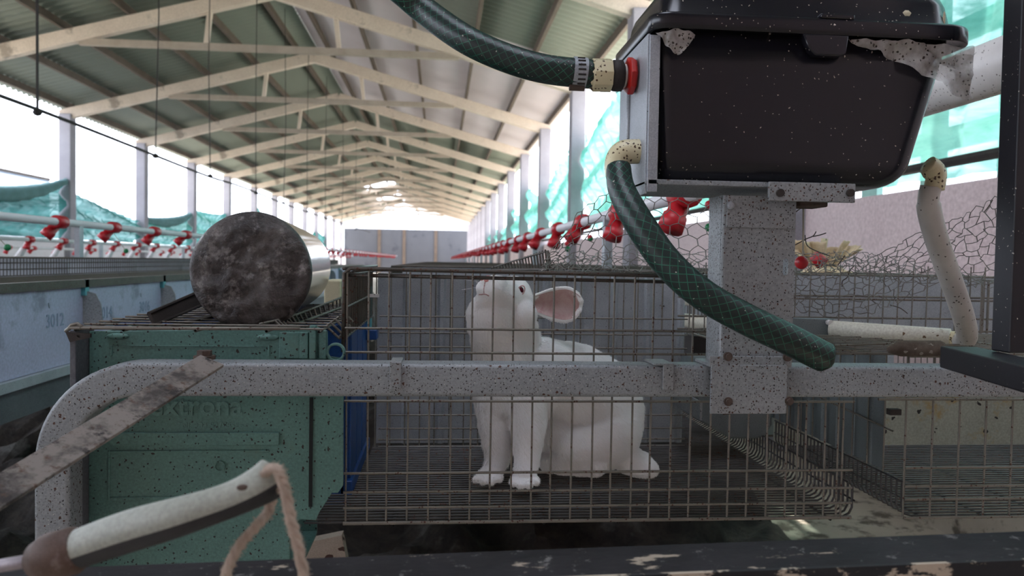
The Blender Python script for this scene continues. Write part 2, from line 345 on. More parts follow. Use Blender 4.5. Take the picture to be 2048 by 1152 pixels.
sm_ = Mat('added_skylight_sheet', .6); tl_ = sm_.n('ShaderNodeBsdfTranslucent'); tl_.inputs[0].default_value = (.58, .61, .68, 1); sm_.l(tl_.outputs[0], sm_.nt.nodes['Material Output'].inputs[0])
o = MB().grid(lambda s_, t: (-1.2+1.8*s_, -1.0+2.3*t, roofz(-1.2+1.8*s_)+.022*math.sin(2*math.pi*(-1.0+2.3*t)/.19)), 1, 72).build('added_skylight_1', sm_.m, smooth=True); tag(o, kind='structure')  # unseen translucent sheet, added to brighten the cages from above
sheet(XC, -.45, 4.7, 12.4, 0, 1, ROOFW); sheet(-.45, XR+.35, 4.7, 12.4, .032, .19, ROOFG)
sheet(XC, XR+.35, 12.4, 22.2, 0, 1, ROOFW); sheet(XC, .4, 22.2, 28.0, .032, .19, ROOFG); sheet(.4, XR+.35, 22.2, 28, .032, .19, ROOFG)
sheet(XC, XR+.35, 28, 60, .032, .19, ROOFG)
b = MB()
for y in np.arange(5.9, 22, 1.22): b.box((XC+.1, y, roofz(XC+.1)-.001), (XC+.1001, y, roofz(XC+.1)))
ORD = ['first', 'second', 'third', 'fourth', 'fifth', 'sixth', 'seventh', 'eighth', 'ninth', 'tenth', 'eleventh', 'twelfth', 'thirteenth', 'fourteenth', 'fifteenth', 'sixteenth', 'seventeenth', 'eighteenth', 'nineteenth', 'twentieth']
# purlins
k = 0
for side, nm in ((-1, 'left'), (1, 'right')):
    for i, d in enumerate((.32, 1.2, 2.15, 3.1, 4.0, 4.85)):
        x = XC+side*d; z = roofz(x)-.085
        o = MB().beam((x, Y0, z), (x, 60, z), .05, .12).build('purlin', PURL)
        tag(o, 'brown purlin under the %s roof slope, %s from the ridge' % (nm, ORD[i]), 'purlin', 'purlins under the roof sheets')
# portal frames
def portal(y, label):
    t = thing('roof_frame', label, 'roof frame', (XC, y, ZF), 'cream concrete roof frames down the shed')
    for x, nm in ((XL, 'l'), (XR, 'r')):
        s = 1 if x > XC else -1
        MB().box((x-.115+.1*s*0, y-.13, ZF), (x+.115, y+.13, ZE+.05)).build('column', CONCP, t, bevel=.015)
        MB().beam((x+.12*s, y, ZE+.02), (XC, y, ZA+.06), .15, .21).build('rafter', CONC, t, bevel=.012)
        xs = XC+s*1.0; MB().beam((xs, y, 3.2), (xs-.06*s, y, 3.78), .07, .08, up=(0, 1, 0)).build('strut', CONC, t)
    MB().beam((XC-2.85, y, 3.2), (XC+2.85, y, 3.2), .09, .10).build('tie_beam', CONCD, t)
    return t
ys = [4.7+4*i for i in range(15)]
for i, y in enumerate(ys):
    t = portal(y, 'cream concrete roof frame, %s from the near end of the shed' % ORD[i])
# exterior
o = MB().box((-9.8, 12, ZF), (-9.5, 20.5, 1.78)).build('garden_wall', OUTB); tag(o, 'pale outdoor wall seen over the left shade net', 'wall')
o = MB().box((-9.82, 12, 1.78), (-9.48, 20.5, 1.84)).build('coping', DARK, o)
# shade nets on both sides
def net(x, y0, y1, ztop, zbot, seed, label, roll=False, side='left'):
    rs = random.Random(seed); n = 40; m = 14
    ph = rs.random()*6
    def fn(s_, t):
        yy = y0+.15+(y1-y0-.3)*s_; zt = ztop(s_); z = zbot+(zt-zbot)*t
        fold = .05*math.sin(9*s_*6.28+ph+t*2.5)+.09*math.sin(5*t*3.14+s_*4+ph)+.06*noise.noise(Vector((yy*1.5, z*2, seed)))
        return (x+fold*.9, yy, z)
    t = thing('shade_net', label, 'netting', (x, (y0+y1)/2, zbot), 'green shade nets along the %s side' % side)
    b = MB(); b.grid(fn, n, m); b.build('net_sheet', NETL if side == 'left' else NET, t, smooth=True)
    if roll:
        pts = [Vector(fn(i/24, 1)) for i in range(25)]
        MB().tube(pts, [.05+.09*math.sin(math.pi*i/24) for i in range(25)], 8).build('gathered_edge', speck_net, t, smooth=True)
    return t
speck_net = speck_mat('gathered_net', rgb('#4d6d6d'), rgb('#5c8080'), 9, .9)
import builtins
sag = lambda a, b_, d: (lambda s_: a+(b_-a)*s_-d*4*s_*(1-s_))
for i in range(11):
    ya = 8.7+4*i; rs = random.Random(i+40)
    tops = {0: sag(1.3, 1.2, .1), 1: sag(1.05, 1.45, .22), 2: sag(1.25, .85, -.02), 3: sag(.95, 1.25, .18), 4: sag(1.5, 1.5, .1)}
    f = tops.get(i, sag(1.2+rs.random()*1.0, 1.2+rs.random()*1.0, .1))
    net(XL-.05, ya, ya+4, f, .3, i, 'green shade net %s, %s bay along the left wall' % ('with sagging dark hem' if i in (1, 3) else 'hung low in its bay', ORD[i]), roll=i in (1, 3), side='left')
rt = {0: (sag(3.1, 3.1, 0), .4), 1: (sag(3.0, 2.2, 0), .45), 2: (sag(2.15, 1.9, -.05), .5), 3: (sag(2.1, 1.5, 0), .5), 4: (sag(1.3, 1.9, 0), .5)}
for i in range(9):
    rs = random.Random(i+80); f, zb = rt.get(i, (sag(1+rs.random(), 1+rs.random(), .1), .4))
    net(XR+.10, .7+4*i, 4.7+4*i, f, zb, 100+i, 'turquoise shade net, %s bay along the right wall' % ORD[i], side='right')
# slatted screen outside on the right
t = thing('slatted_screen', 'grey-green slatted screen standing outside the right shade net', 'screen', (2.7, 3, ZF))
for k in range(7): MB().box((2.66, 1.6+k*.62, ZF), (2.7, 1.78+k*.62, 3.4)).build('upright', speck_net, t)
for z in (.7, 1.25, 1.6, 2.3): MB().box((2.7, 1.3, z-.06), (2.73, 5.6, z+.06)).build('rail', speck_net, t)
# hanging cable and strings
o = MB().tube(smoothpath([(-2.55, 3.2, .88), (-2.6, 5.45, .93), (-2.6, 9.1, .90), (-2.6, 10.8, .92), (-2.6, 15, .9), (-2.6, 22, .95), (-2.6, 30, 1.0)], 6), .012, 6).build('overhead_cable', DARK)
tag(o, 'dark cable slung low on the left from hanging wires', 'cable')
for i, y in enumerate((5.45, 7.6, 9.35, 11.6, 13.6, 16, 18.5, 21.5, 25)):
    t = thing('hanger_wire', 'thin vertical wire holding up the overhead cable, %s from the near end' % ORD[i], 'wire', (XC, y, .9), 'hanger wires over the left aisle')
    MB().tube([(XC, y, .91), (XC+.03*math.sin(i*2), y, 2.2), (XC, y, 4.1)], .006 if i else .009, 5).build('wire', DARK, t)
    MB().sphere((XC, y, .91), .03, 8, (1, 1, .8)).build('knot', DARK, t)
# ================================================================ CAGE ROWS AND FEED LINES
def tee_mesh(s):
    b = MB(); b.tube([(0, -.04, 0), (0, -.036, 0), (0, .036, 0), (0, .04, 0)], [.022, .029, .029, .022], 12)
    d = Vector((.5*s, -.25, -.8)).normalized()
    b.tube([Vector((0, 0, 0)), d*.05, d*.052, d*.085], [.02, .022, .026, .028], 12)
    return b.mesh('tee_fitting', True)
TM = {s: tee_mesh(s) for s in (-1, 1)}
for m_ in TM.values(): m_.materials.append(REDP)
def feed_line(x, z, ys_, y_end, label, sgn, posts, tubes=False, r=.0165, lead=.9, zb=ZF):
    t = thing('feed_pipe', label, 'pipe', (x, ys_[0], z))
    MB().tube([(x, ys_[0]-lead, z), (x, y_end, z)], r, 12).build('pipe', PVCF, t, smooth=True)
    for i, y in enumerate(ys_):
        o = bpy.data.objects.new('tee_fitting', TM[sgn if (i % 3) else sgn]); C.objects.link(o); o.parent = t; o.location = (0, y-ys_[0], 0)
        o.rotation_euler = (0, random.uniform(-.3, .3), 0)
        if tubes and i < 14:
            MB().tube([(x-.02, y, z-.03), (x-.1, y-.02, z-.17)], [.018, .03], 10).build('drop_tube', PVCF, t, smooth=True)
    for y in posts: MB().box((x-.012, y-.02, zb), (x+.012, y+.02, z-.005)).build('post', GALVC, t)
    return t
R1 = [1.65+.6*k for k in range(55)]
feed_line(.51, .146, R1, 36, 'white pipe with red tee fittings above the cages on the right', -1, [2.42, 4.3, 6.2, 8.1, 10, 12, 14, 16], lead=.5, zb=-.02)
L1 = [3.1-.6+.585*k for k in range(48)]
feed_line(-1.66, .14, L1, 31, 'nearest white pipe with red tee fittings, left of the aisle', -1, [3.86, 6.6, 9.4], zb=-.02)
L2 = [6.4-1.2+.6*k for k in range(44)]
feed_line(-3.4, .117, L2, 32, 'second white pipe with red tees and slanting drop tubes, left side', -1, [5.5, 8.4, 11, 14, 17], True)
L3 = [9+.6*k for k in range(38)]
feed_line(-5.2, .07, L3, 32, 'farthest low white pipe with red tee fittings, by the left wall', -1, [9.5, 12, 15, 18])
# balls on strings
def ball_string(x, y, ztop, zr, zg, label, r=.0125):
    t = thing('ball_pull', label, 'ball pull', (x, y, zr), 'red and green balls on strings under the right pipe')
    MB().tube([(x, y, ztop), (x+.002, y, min(zr, zg if zg else zr)-.01)], .0012, 5).build('string', STRING, t)
    MB().sphere((x, y, zr), r, 16).build('red_ball', REDP, t, smooth=True)
    if zg: MB().sphere((x+.001, y, zg), r, 16).build('green_ball', GREENB, t, smooth=True)
    return t
for u, vr, vg, vt, Y, lb in ((1418, 409, 455, 385, 1.53, 'red ball over green ball hanging just left of the steel post'), (1260, 461, None, 425, 2.15, 'single red ball hanging near the bend of the green hose'),
                         (1135, 487, 498, 470, 3.2, 'small red and green balls hanging by the wire netting'), (1180, 475, 477, 455, 2.72, 'small green ball pair behind the left edge of netting')):
    p = W(u, vr, Y); q = W(u, vg or vr, Y); ball_string(p.x, Y, W(u, vt, Y).z+.01, p.z, q.z if vg else None, lb, 8.5*Y/1600 if Y < 2 else 6*Y/1600*1.0)
for u, v, lb in ((15, 495, 'green ball hanging below the nearest left pipe at the picture edge'), (252, 502, 'green ball hanging below the nearest left pipe, farther back')):
    Y = 1.66*1600/(880-u); p = W(u, v, Y); t = thing('ball_pull', lb, 'ball pull', p); MB().tube([(-1.66, Y, .125), p], .0015, 5).build('string', STRING, t); MB().sphere(p, .0125, 16).build('green_ball', GREENB, t, smooth=True)
p = W(1603, 525, 1.02); ball_string(p.x, 1.02, W(1603, 386, 1.02).z, p.z, None, 'large red ball hanging on a pale string right of the steel post', .0088)

# --- left row of cages: nest box fronts with chalk numbers
INK = speck_mat('faded_pen', rgb('#8790a6'), rgb('#7b849a'), 40, .8, bump=0)
SIDE = Matrix(((0, 0, 1, 0), (1, 0, 0, 0), (0, 1, 0, 0), (0, 0, 0, 1)))   # 2D xy -> world YZ facing +X
XN = -1.0
TRAYM = speck_mat('dull_dark_zinc', rgb('#4a4b50'), rgb('#5d5e63'), 6, .6, .2)
def left_unit(y0, nums, label):
    t = thing('nest_cage', label, 'cage', (XN, y0, -.3), 'nest cages of the row left of the aisle')
    L = .635
    MB().box((XN-.008, y0, -.297), (XN, y0+L, -.082)).build('front_panel', WHITEMET, t, bevel=.002); fp = t.children[0]
    b = MB(); b.box((XN-.012, y0, -.092), (XN+.012, y0+L, -.070)); b.build('lid_rail', WIRED, t)
    b = MB()
    for k in range(32):
        yy = y0+(k+.5)*L/32; b.rod((XN-.32, yy, -.07), (XN-.32, yy, -.015), .0016, 4); b.rod((XN-.32, yy, -.015), (XN-.66, yy, -.015), .0016, 4)
    for j in range(16): b.rod((XN-.02*j, y0, -.074), (XN-.02*j, y0+L, -.074), .0022, 4)
    for z in (-.07, -.05, -.03, -.015): b.rod((XN-.32, y0, z), (XN-.32, y0+L, z), .0018, 4)
    for x in (.4, .5, .6, .66): b.rod((XN-x, y0, -.015), (XN-x, y0+L, -.015), .0018, 4)
    b.build('wire_top', WIRED, t)
    MB().box((XN-.97, y0, -.3), (XN-.32, y0+.004, -.02)).build('partition', GALVC, t)
    b = MB(); b.box((XN-.01, y0, -.322), (XN+.014, y0+L, -.298)); b.build('lower_rail', GALVC, t)
    b = MB(); b.box((XN-.03, y0, -.40), (XN-.012, y0+L, -.325)); b.box((XN-.9, y0, -.35), (XN-.03, y0+L, -.34)); b.build('tray', TRAYM, t)
    for j, s in enumerate(nums):
        me = text_mesh(s, .05, .0004, Matrix.Translation((XN+.001, y0+.13+.32*j-.03, -.19)) @ SIDE); link('written_number', me, INK, fp)
    b = MB(); b.box((XN, y0-.012, -.115), (XN+.012, y0+.012, -.07)); b.build('bracket', TEAL, t)
    fin = [(0, -.10), (.035, -.11), (.05, -.14), (.055, -.2), (0, -.2)]
    me = plate([fin], .003, Matrix.Translation((XN, y0, 0)) @ Matrix(((1, 0, 0, 0), (0, 0, -1, 0), (0, 1, 0, 0), (0, 0, 0, 1)))); link('tab', me, GALV, t)
    for yy in (y0+.04,):
        MB().box((XN-.1, yy-.015, ZF), (XN-.07, yy+.015, -.31)).build('leg', GALV, t)
    return t
for k in range(14):
    nums = {0: ['3010', '3012'], 1: ['3014', '3016']}.get(k, [])
    left_unit(2.35-.635+.635*k, nums, 'pale nest cage %s, %s from the near end of the left row' % ('numbered '+nums[0]+' and '+nums[1] if nums else 'without readable number', ORD[k]))
# --- manure heaps (one countless mass each)
def heap(x0, x1, y0, y1, h, label, seed):
    b = MB()
    def fn(s_, t):
        x = x0+(x1-x0)*s_; y = y0+(y1-y0)*t; e = min(1, 4*s_*(1-s_)*3.5)*min(1, t*8)*min(1, (1-t)*8)
        return (x, y, ZF-.02+h*e*(.6+.8*noise.fractal(Vector((x*2.2, y*2.2, seed)), 1, 2, 4)+.35))
    b.grid(fn, 60, 160); o = b.build('manure_heap', MANURE, smooth=True); tag(o, label, 'manure', kind='stuff')
heap(-.85, 1.35, 1.0, 14, .26, 'dark manure heaped on the floor under the rabbit cages', 3)
heap(-3.4, -.9, 1.0, 20, .3, 'dark manure heaped under the left row of cages', 9)
# ================================================================ RABBIT CAGE (front row unit)
YF, YB = 1.0, 1.41; XA, XB = W(690, 1000, YF).x, W(1700, 1040, YF).x
ZT = W(690, 537, YF).z; ZB = W(1000, 1043, YF).z
cage = thing('rabbit_cage', 'long wire cage holding the white rabbit', 'cage', (XA, YF, ZB))
b = MB(); dx = (W(1340, 800, YF).x-W(689, 800, YF).x)/16
nx = int((XB-XA)/dx)
for k in range(nx+1):
    x = XA+k*dx+random.uniform(-.0006, .0006)
    zt = ZT-.002 if x < .37 else W(1600, 800, YF).z
    b.rod((x, YF, zt), (x+random.uniform(-.001, .001), YF, ZB), .00135, 6)
rows = [W(700, v, YF).z for v in (656, 704)]+[W(1000, v, YF).z for v in (802, 944, 981, 1012, 1042)]
for i, z in enumerate(rows):
    b.rod((XA-.002, YF-.002, z), (XB if i > 1 else .36, YF-.002, z), .0017 if i < 6 else .0024, 6)
for x in (XB-.075, XB-.02): b.rod((x, YF, W(1600, 800, YF).z), (x, YF, ZB), .00135, 6)
b.build('front_grille', WIRE, cage, smooth=True)
b = MB(); b.tube([(XA-.004, YF, rows[1]), (XA-.004, YF, ZT-.006), (XA+.004, YF, ZT), (.2, YF, ZT-.002), (.38, YF, ZT-.004)], .0026, 8)
b.tube([(XA, YF+.004, ZT-.008), (.38, YF+.004, ZT-.011)], .0024, 8); b.tube([(XA-.004, YF, ZT), (XA-.004, YB+.1, ZT)], .0026, 6)
b.tube([(XA, YB, ZT-.004), (.4, YB, ZT-.004)], .002, 6)
for k in range(16): b.rod((XA+k*.03, YF, ZT+.001), (XA+k*.03, YB, ZT+.001), .0013, 5) if k > 13 else None
b.build('top_frame', WIRED, cage, smooth=True)
# floor of close wires bending up on the right
b = MB(); y = YF+.004; XS = XB+.004
while y < 1.95:
    b.tube([(XA-.05 if y < 1.35 else XA, y, ZB), (XS-.012, y, ZB), (XS-.004, y, ZB+.004), (XS, y, ZB+.012), (XS, y, ZB+.042)], .0016, 5, cap=False); y += .0118
for x in np.arange(XA+.06, XS, .095): b.rod((x, YF, ZB-.003), (x, 1.95, ZB-.003), .0018, 5)
b.rod((XS+.001, YF, ZB+.022), (XS+.001, 1.95, ZB+.022), .0014, 5)
b.rod((XS+.001, YF+.02, ZB+.042), (XS+.001, 1.95, ZB+.042), .0012, 5)
b.build('floor_grille', WIREF, cage, smooth=True)
# back panel: ribbed galvanised sheet with wires in front
b = MB(); x1 = W(1352, 700, YB).x
prof = []
x = XA+.005
while x < x1: prof += [(x, 0), (x+.044, 0), (x+.048, -.004), (x+.054, -.004), (x+.058, 0)]; x += .062
vs = []; 
for px, py in prof: vs += [(px, YB+.012+py, ZB+.004), (px, YB+.012+py, ZT-.012)]
b.add(vs, [(2*i, 2*i+2, 2*i+3, 2*i+1) for i in range(len(prof)-1)]); b.build('back_panel', GALVC, cage)
b = MB()
for k in range(19):
    x = XA+.004+k*.0258
    if x < x1+.02: b.rod((x, YB, ZT-.008), (x, YB, ZB), .0012, 5)
for v in (632, 665, 693, 800, 830, 857, 879, 893): z = W(760, v, YB).z; b.rod((XA+.01, YB-.001, z), (x1+.02, YB-.001, z), .0014, 5)
b.build('back_grille', WIRE, cage, smooth=True)
# left side grille (dense bars)
b = MB()
for k in range(17):
    y = YF+.006+k*.0238; zl = W(690, 678, YF).z+.0*k; b.rod((XA-.002, y, ZT-.004), (XA-.002, y, -.098), .0016, 5)
for z in (-.02, -.06, -.098): b.rod((XA-.002, YF, z), (XA-.002, YB, z), .0018, 5)
b.build('side_grille', WIRED, cage, smooth=True)
# white clip on the side
p = W(748, 592, 1.3); o = MB().box((p.x-.01, 1.298, p.z-.002), (p.x+.008, 1.304, p.z+.003)).build('plastic_clip', PVC, cage)
o['label'] = 'small white plastic clip'
# right hand end: upright grille part and partition
b = MB()
for k in range(13):
    y = 1.41+k*.026; b.rod((.40, y, ZT-.01), (.40, y, -.12), .0016, 5)
for z in (-.03, -.075, -.12): b.rod((.40, 1.40, z), (.40, 1.74, z), .0016, 5)
b.build('side_grille', WIRE, cage, smooth=True)
# hinged grid standing up on top of the cage
t = thing('wire_flap', 'small bent wire flap standing up on top of the rabbit cage', 'grille', W(1050, 540, 1.25))
b = MB()
for k in range(20):
    s_ = k/19; Y = 1.62-.42*s_; u = 985+110*s_; base = W(u, 539, Y); h = .004+.026*s_**.8
    b.rod(base, base+Vector((-.004, 0, h)), .0014, 5)
b.rod(W(985, 539, 1.62), W(1097, 539, 1.2), .002, 5); b.rod(W(985, 535, 1.62), W(1092, 503, 1.2), .0016, 5)
b.tube([W(1095, 501, 1.19), W(1102, 540, 1.19)], .0026, 6); b.build('bars', WIRED, t, smooth=True)
HOPM = speck_mat('dull_hopper_steel', rgb('#5a6163'), rgb('#6c7375'), 14, .55, .2, [(DK, 260, .16, .14, 8)])
# ---- steel hopper (rear right of the cage)
t = thing('feeder_hopper', 'rounded galvanised feeder hopper at the right back of the rabbit cage', 'feeder', W(1490, 878, 1.3))
ol = [(W(u, v, 1.3).x, W(u, v, 1.3).z) for u, v in ((1392, 720), (1545, 720), (1545, 850), (1532, 872), (1515, 878), (1462, 878), (1440, 866), (1392, 838))]
me = plate([ol], .09, front(0, 1.345, 0), .004); link('body', me, HOPM, t)
p = W(1455, 800, 1.25); MB().beam((p.x-.04, 1.26, p.z-.12+.1), (p.x-.04, 1.9, p.z-.02), .004, .03).build('rim', GALV, t)
MB().box(W(1384, 740, 1.45), W(1445, 668, 1.5)).build('gap_shade_block', DARK, [o_ for o_ in C.objects if o_.name.startswith('feeder_hopper')][0])  # dark block stands in for the shade of a gap, no real housing
# far units of the same double row
def row_unit(x0, x1_, y0, label):
    t = thing('wire_cage', label, 'cage', (x0, y0, ZB), 'farther wire cages of the rabbit row')
    L = .6; b = MB()
    for k in range(22):
        x = x0+(x1_-x0)*k/21; b.rod((x, y0, -.018), (x, y0+L, -.018), .0015, 4)
    for k in range(5): b.rod((x0, y0+L*k/5, -.016), (x1_, y0+L*k/5, -.016), .0022, 4)
    for k in range(23):
        yy = y0+L*k/23
        for x in (x0, x1_): b.rod((x, yy, ZB), (x, yy, -.018), .0014, 4)
    b.build('wire_body', WIRED, t)
    b = MB(); b.box((x0, y0+L-.005, ZB), (x1_, y0+L-.002, -.02)); b.build('back_panel', GALVC, t)
    b = MB(); b.box((x0, y0, ZB-.004), (x1_, y0+L, ZB)); b.build('floor_grille', WIRED, t)
    return t
for k in range(9):
    row_unit(-.12, .49, 2.0+.62*k, 'wire cage directly behind the rabbit cage, %s one back' % ORD[k])
    row_unit(.6, 1.25, 1.5+.62*k, 'wire cage behind the right-hand empty cage, %s one back' % ORD[k])
# ================================================================ RIGHT HAND CAGE
XC0 = W(1805, 1040, YF).x; XC1 = 1.3; ZS = W(1800, 712, YF).z; ZT2 = W(1800, 545, 1.38).z
rc = thing('empty_cage', 'empty wire cage on the right under the black steel arm', 'cage', (XC0, YF, ZB))
b = MB(); x = XC0; k = 0
while x < XC1:
    b.rod((x, YF, ZS), (x, YF, ZB), .0014, 6); x += .0215 if k in (5, 6) else .0375; k += 1
for v in (712, 798, 935, 972, 998, 1035): z = W(1800, v, YF).z; b.rod((XC0-(.04 if v == 798 else 0), YF-.002, z), (XC1, YF-.002, z), .0019, 6)
b.build('front_grille', WIRE, rc, smooth=True)
b = MB(); y = YF+.004
while y < 1.41:
    b.tube([(XC0, y, ZB+.046), (XC0, y, ZB+.012), (XC0+.004, y, ZB+.003), (XC0+.014, y, ZB), (XC1, y, ZB)], .0016, 5, cap=False); y += .0125
for x in np.arange(XC0+.03, XC1, .09): b.rod((x, YF, ZB-.003), (x, 1.41, ZB-.003), .0016, 5)
b.rod((XC0, YF, ZB+.046), (XC0, 1.41, ZB+.046), .0016, 5); b.rod((XC0, YF, ZB+.024), (XC0, 1.41, ZB+.024), .0012, 5)
b.build('floor_grille', WIREF, rc, smooth=True)
STAIN = speck_mat('stained_zinc_sheet', rgb('#7c7f74'), rgb('#8f9083'), 6, .7, .1, [(DK, 60, .3, .2, 8)], rusty=(rgb('#937f55'), 9, .52))
b = MB(); b.box((XC0, 1.41, ZB), (XC1, 1.415, W(1900, 730, 1.41).z)); b.build('lower_back_sheet', STAIN, rc)
b = MB(); b.box((XC0-.1, 1.42, W(1900, 700, 1.41).z), (XC1+.3, 1.424, ZT2-.006)); b.build('upper_back_sheet', GALVC, rc)
# side sheet, ribbed
b = MB(); prof = []; y = 1.05
while y < 1.40: prof += [(0, y), (0, y+.03), (-.003, y+.034), (-.003, y+.04), (0, y+.044)]; y += .048
vs = []
for px, py in prof: vs += [(XC0+px, py, ZB+.05), (XC0+px, py, ZS-.004)]
b.add(vs, [(2*i, 2*i+2, 2*i+3, 2*i+1) for i in range(len(prof)-1)]); b.build('side_sheet', HOPM, rc)
b = MB(); b.rod((XC0-.006, 1.02, ZB+.11), (XC0-.006, 1.45, ZB+.13), .0014, 5)
for k in range(10): b.rod((XC0-.006, 1.04+k*.042, ZB+.05), (XC0-.006, 1.04+k*.042, ZS), .0013, 5)
b.build('side_grille', WIRE, rc, smooth=True)
p = W(1745, 822, 1.04); MB().box((XC0-.004, 1.03, p.z-.004), (XC0+.012, 1.04, p.z+.004)).build('catch', DARK, rc)
# lid of close rods
b = MB(); x0l = .42
for k in range(15):
    y = 1.03+k*.021; b.rod((x0l, y, ZS+.004), (XC1, y, ZS+.0), .0009, 5)
for x in (x0l, .56, .7, .84, 1.0): b.rod((x, 1.02, ZS+.001), (x, 1.34, ZS+.001), .0017, 5)
b.rod((.42, 1.015, ZS+.006), (.62, 1.05, ZS+.012), .0016, 5); b.tube([(.5, 1.01, ZS+.002), (XC1, 1.01, ZS+.002)], .0022, 6); b.build('lid_grille', WIRE, rc, smooth=True)
# rear wire wall
b = MB()
for k in range(24):
    x = .44+k*.0275; b.rod((x, 1.375+.002, ZS), (x, 1.375, ZT2+.012), .0013, 5)
for v in (555, 597, 603, 640, 665): z = W(1750, v-4, 1.38).z; b.rod((.42, 1.38, z), (XC1, 1.38, z-.0), .0019, 5)
p = W(1965, 560, 1.36)
for d in (0, .012): b.rod((p.x+d, 1.36, ZS), (p.x+d, 1.36, p.z), .0022, 6)
b.build('rear_grille', WIRE, rc, smooth=True)
# white trough pipe and grey plate
t = thing('water_pipe', 'white stained water pipe lying across the right cage lid', 'pipe', W(1780, 680, 1.2))
MB().tube([W(1660, 657, 1.28), W(1780, 666, 1.22), W(1900, 675, 1.16)], .0138, 14).build('pipe', TROUGH, t, smooth=True)
MB().tube([W(1884, 681, 1.175), W(1896, 682, 1.17)], .0165, 14).build('collar', DARK, t, smooth=True)
MB().tube([W(1896, 681, 1.17), W(1918, 682, 1.155)], .015, 14).build('elbow', CREAM, t, smooth=True)
t = thing('mounting_plate', 'grey steel plate with one bolt, beside the white pipe', 'plate', W(1625, 680, 1.28))
ol = [(W(u, v, 1.28).x, W(u, v, 1.28).z) for u, v in ((1560, 636), (1668, 638), (1668, 688), (1560, 690))]
link('plate', plate([ol], .02, front(0, 1.29, 0), .001), HOPM, t)
p = W(1659, 645, 1.275); MB().tube([(p.x, 1.27, p.z), (p.x, 1.28, p.z)], .0045, 10).build('bolt', PVC, t)
for v_, nm in ((604, 'upper'), (648, 'lower')):
    o = MB().tube([W(1366, v_-8, 1.7), W(1440, v_+2, 1.55), W(1560, v_+14, 1.4)], .015, 12).build('water_pipe', TROUGH, smooth=True)
    tag(o, 'white pipe behind the cage bars left of the steel post, %s of two' % nm, 'pipe')
# ================================================================ NEST BOXES (left of the rabbit cage)
nb = thing('green_nest_box', 'green plastic nest box speckled with dirt, left of the rabbit cage', 'nest box', W(400, 1120, .98))
YN = .985
P2 = lambda u, v: (W(u, v, YN).x, W(u, v, YN).z)
ol = [P2(u, v) for u, v in ((180, 662), (620, 658), (628, 650), (640, 656), (655, 662), (656, 700), (656, 712), (687, 716), (687, 970), (676, 985), (664, 985), (655, 1000), (640, 1022), (632, 1040), (602, 1038), (580, 1050), (580, 1150), (178, 1150))]
me = plate([ol], .004, front(0, YN, 0), .0008); ep = link('end_panel', me, GREENP, nb)
b = MB(); a0 = P2(182, 662); a1 = P2(178, 1150); c1 = P2(600, 1150)
b.box((a0[0], YN, a1[1]), (a0[0]+.004, 1.12, a0[1]-.003)); b.box((a0[0], 1.12, a1[1]), (c1[0], 1.123, a0[1]-.003)); b.box((a0[0], YN, a1[1]), (c1[0], 1.12, a1[1]+.004)); b.build('tray_body', GREENP, nb)
def rib(u0, v0, u1, v1, name='rib', d=.003):
    x0, z0 = P2(u0, v0); x1_, z1 = P2(u1, v1)
    return MB().box((x0, YN-.002-d, z1), (x1_, YN-.001, z0)).build(name, GREENP, nb, bevel=.0008)
rib(222, 690, 540, 693, 'upper_rib', .002); rib(222, 690, 226, 712, 'upper_rib', .002); rib(537, 690, 541, 712, 'upper_rib', .002)
rib(222, 864, 560, 888, 'long_rib', .004); rib(222, 900, 540, 903, 'lower_rib', .002); rib(218, 900, 222, 1000, 'lower_rib', .002); rib(222, 993, 560, 997, 'lower_rib', .002)
rib(560, 664, 600, 716, 'corner_block', .003); rib(601, 664, 618, 716, 'corner_rib', .006); rib(622, 650, 634, 716, 'tall_rib', .010); rib(640, 660, 654, 716, 'corner_rib', .006)
for (u, v) in ((238, 672), (537, 674)):
    x, z = P2(u, v); MB().sphere((x, YN-.003, z), .013, 14, (1, .3, .3)).build('grip', GREENP, ep, smooth=True)
x, z = P2(441, 931); me = plate([circ(x, z, .0065, 20), circ(x, z, .005, 20)], .003, front(0, YN-.003, 0)); link('round_boss', me, GREENP, ep)
x, z = P2(672, 704); me = plate([circ(x, z, .0115, 24), circ(x, z, .0085, 24)], .008, front(0, YN-.002, 0), .0008); link('ring_lug', me, GREENP, ep)
SLOT = speck_mat('dark_slot', rgb('#0c0f0f'), rgb('#121616'), 20, .8, bump=0)
x0, z0 = P2(620, 794); x1_, z1 = P2(625, 1012); MB().box((x0, YN-.004, z1), (x1_, YN-.0015, z0)).build('slot', SLOT, ep)
GREENT = speck_mat('green_plastic_raised', rgb('#4f716a'), rgb('#5f827a'), 9, .45, 0, [(rgb('#1d231f'), 200, .22, .2, 6)])
x, z = P2(300, 829); me = text_mesh('extrona', .034, .0012, front(x, YN-.0025, z), .0006); link('raised_lettering', me, GREENT, ep)
x, z = P2(355, 855); me = text_mesh('Telf. +34 937885866', .0098, .0006, front(x, YN-.0022, z), .0001); link('raised_lettering', me, GREENT, ep)
# steel upright at the left of the box
o = MB().box((P2(166, 0)[0], .95, ZF), (P2(178, 0)[0], 1.0, W(170, 662, .95).z)).build('corner_upright', TRAYM, bevel=.001); tag(o, 'narrow steel upright at the left edge of the green nest box', 'post')
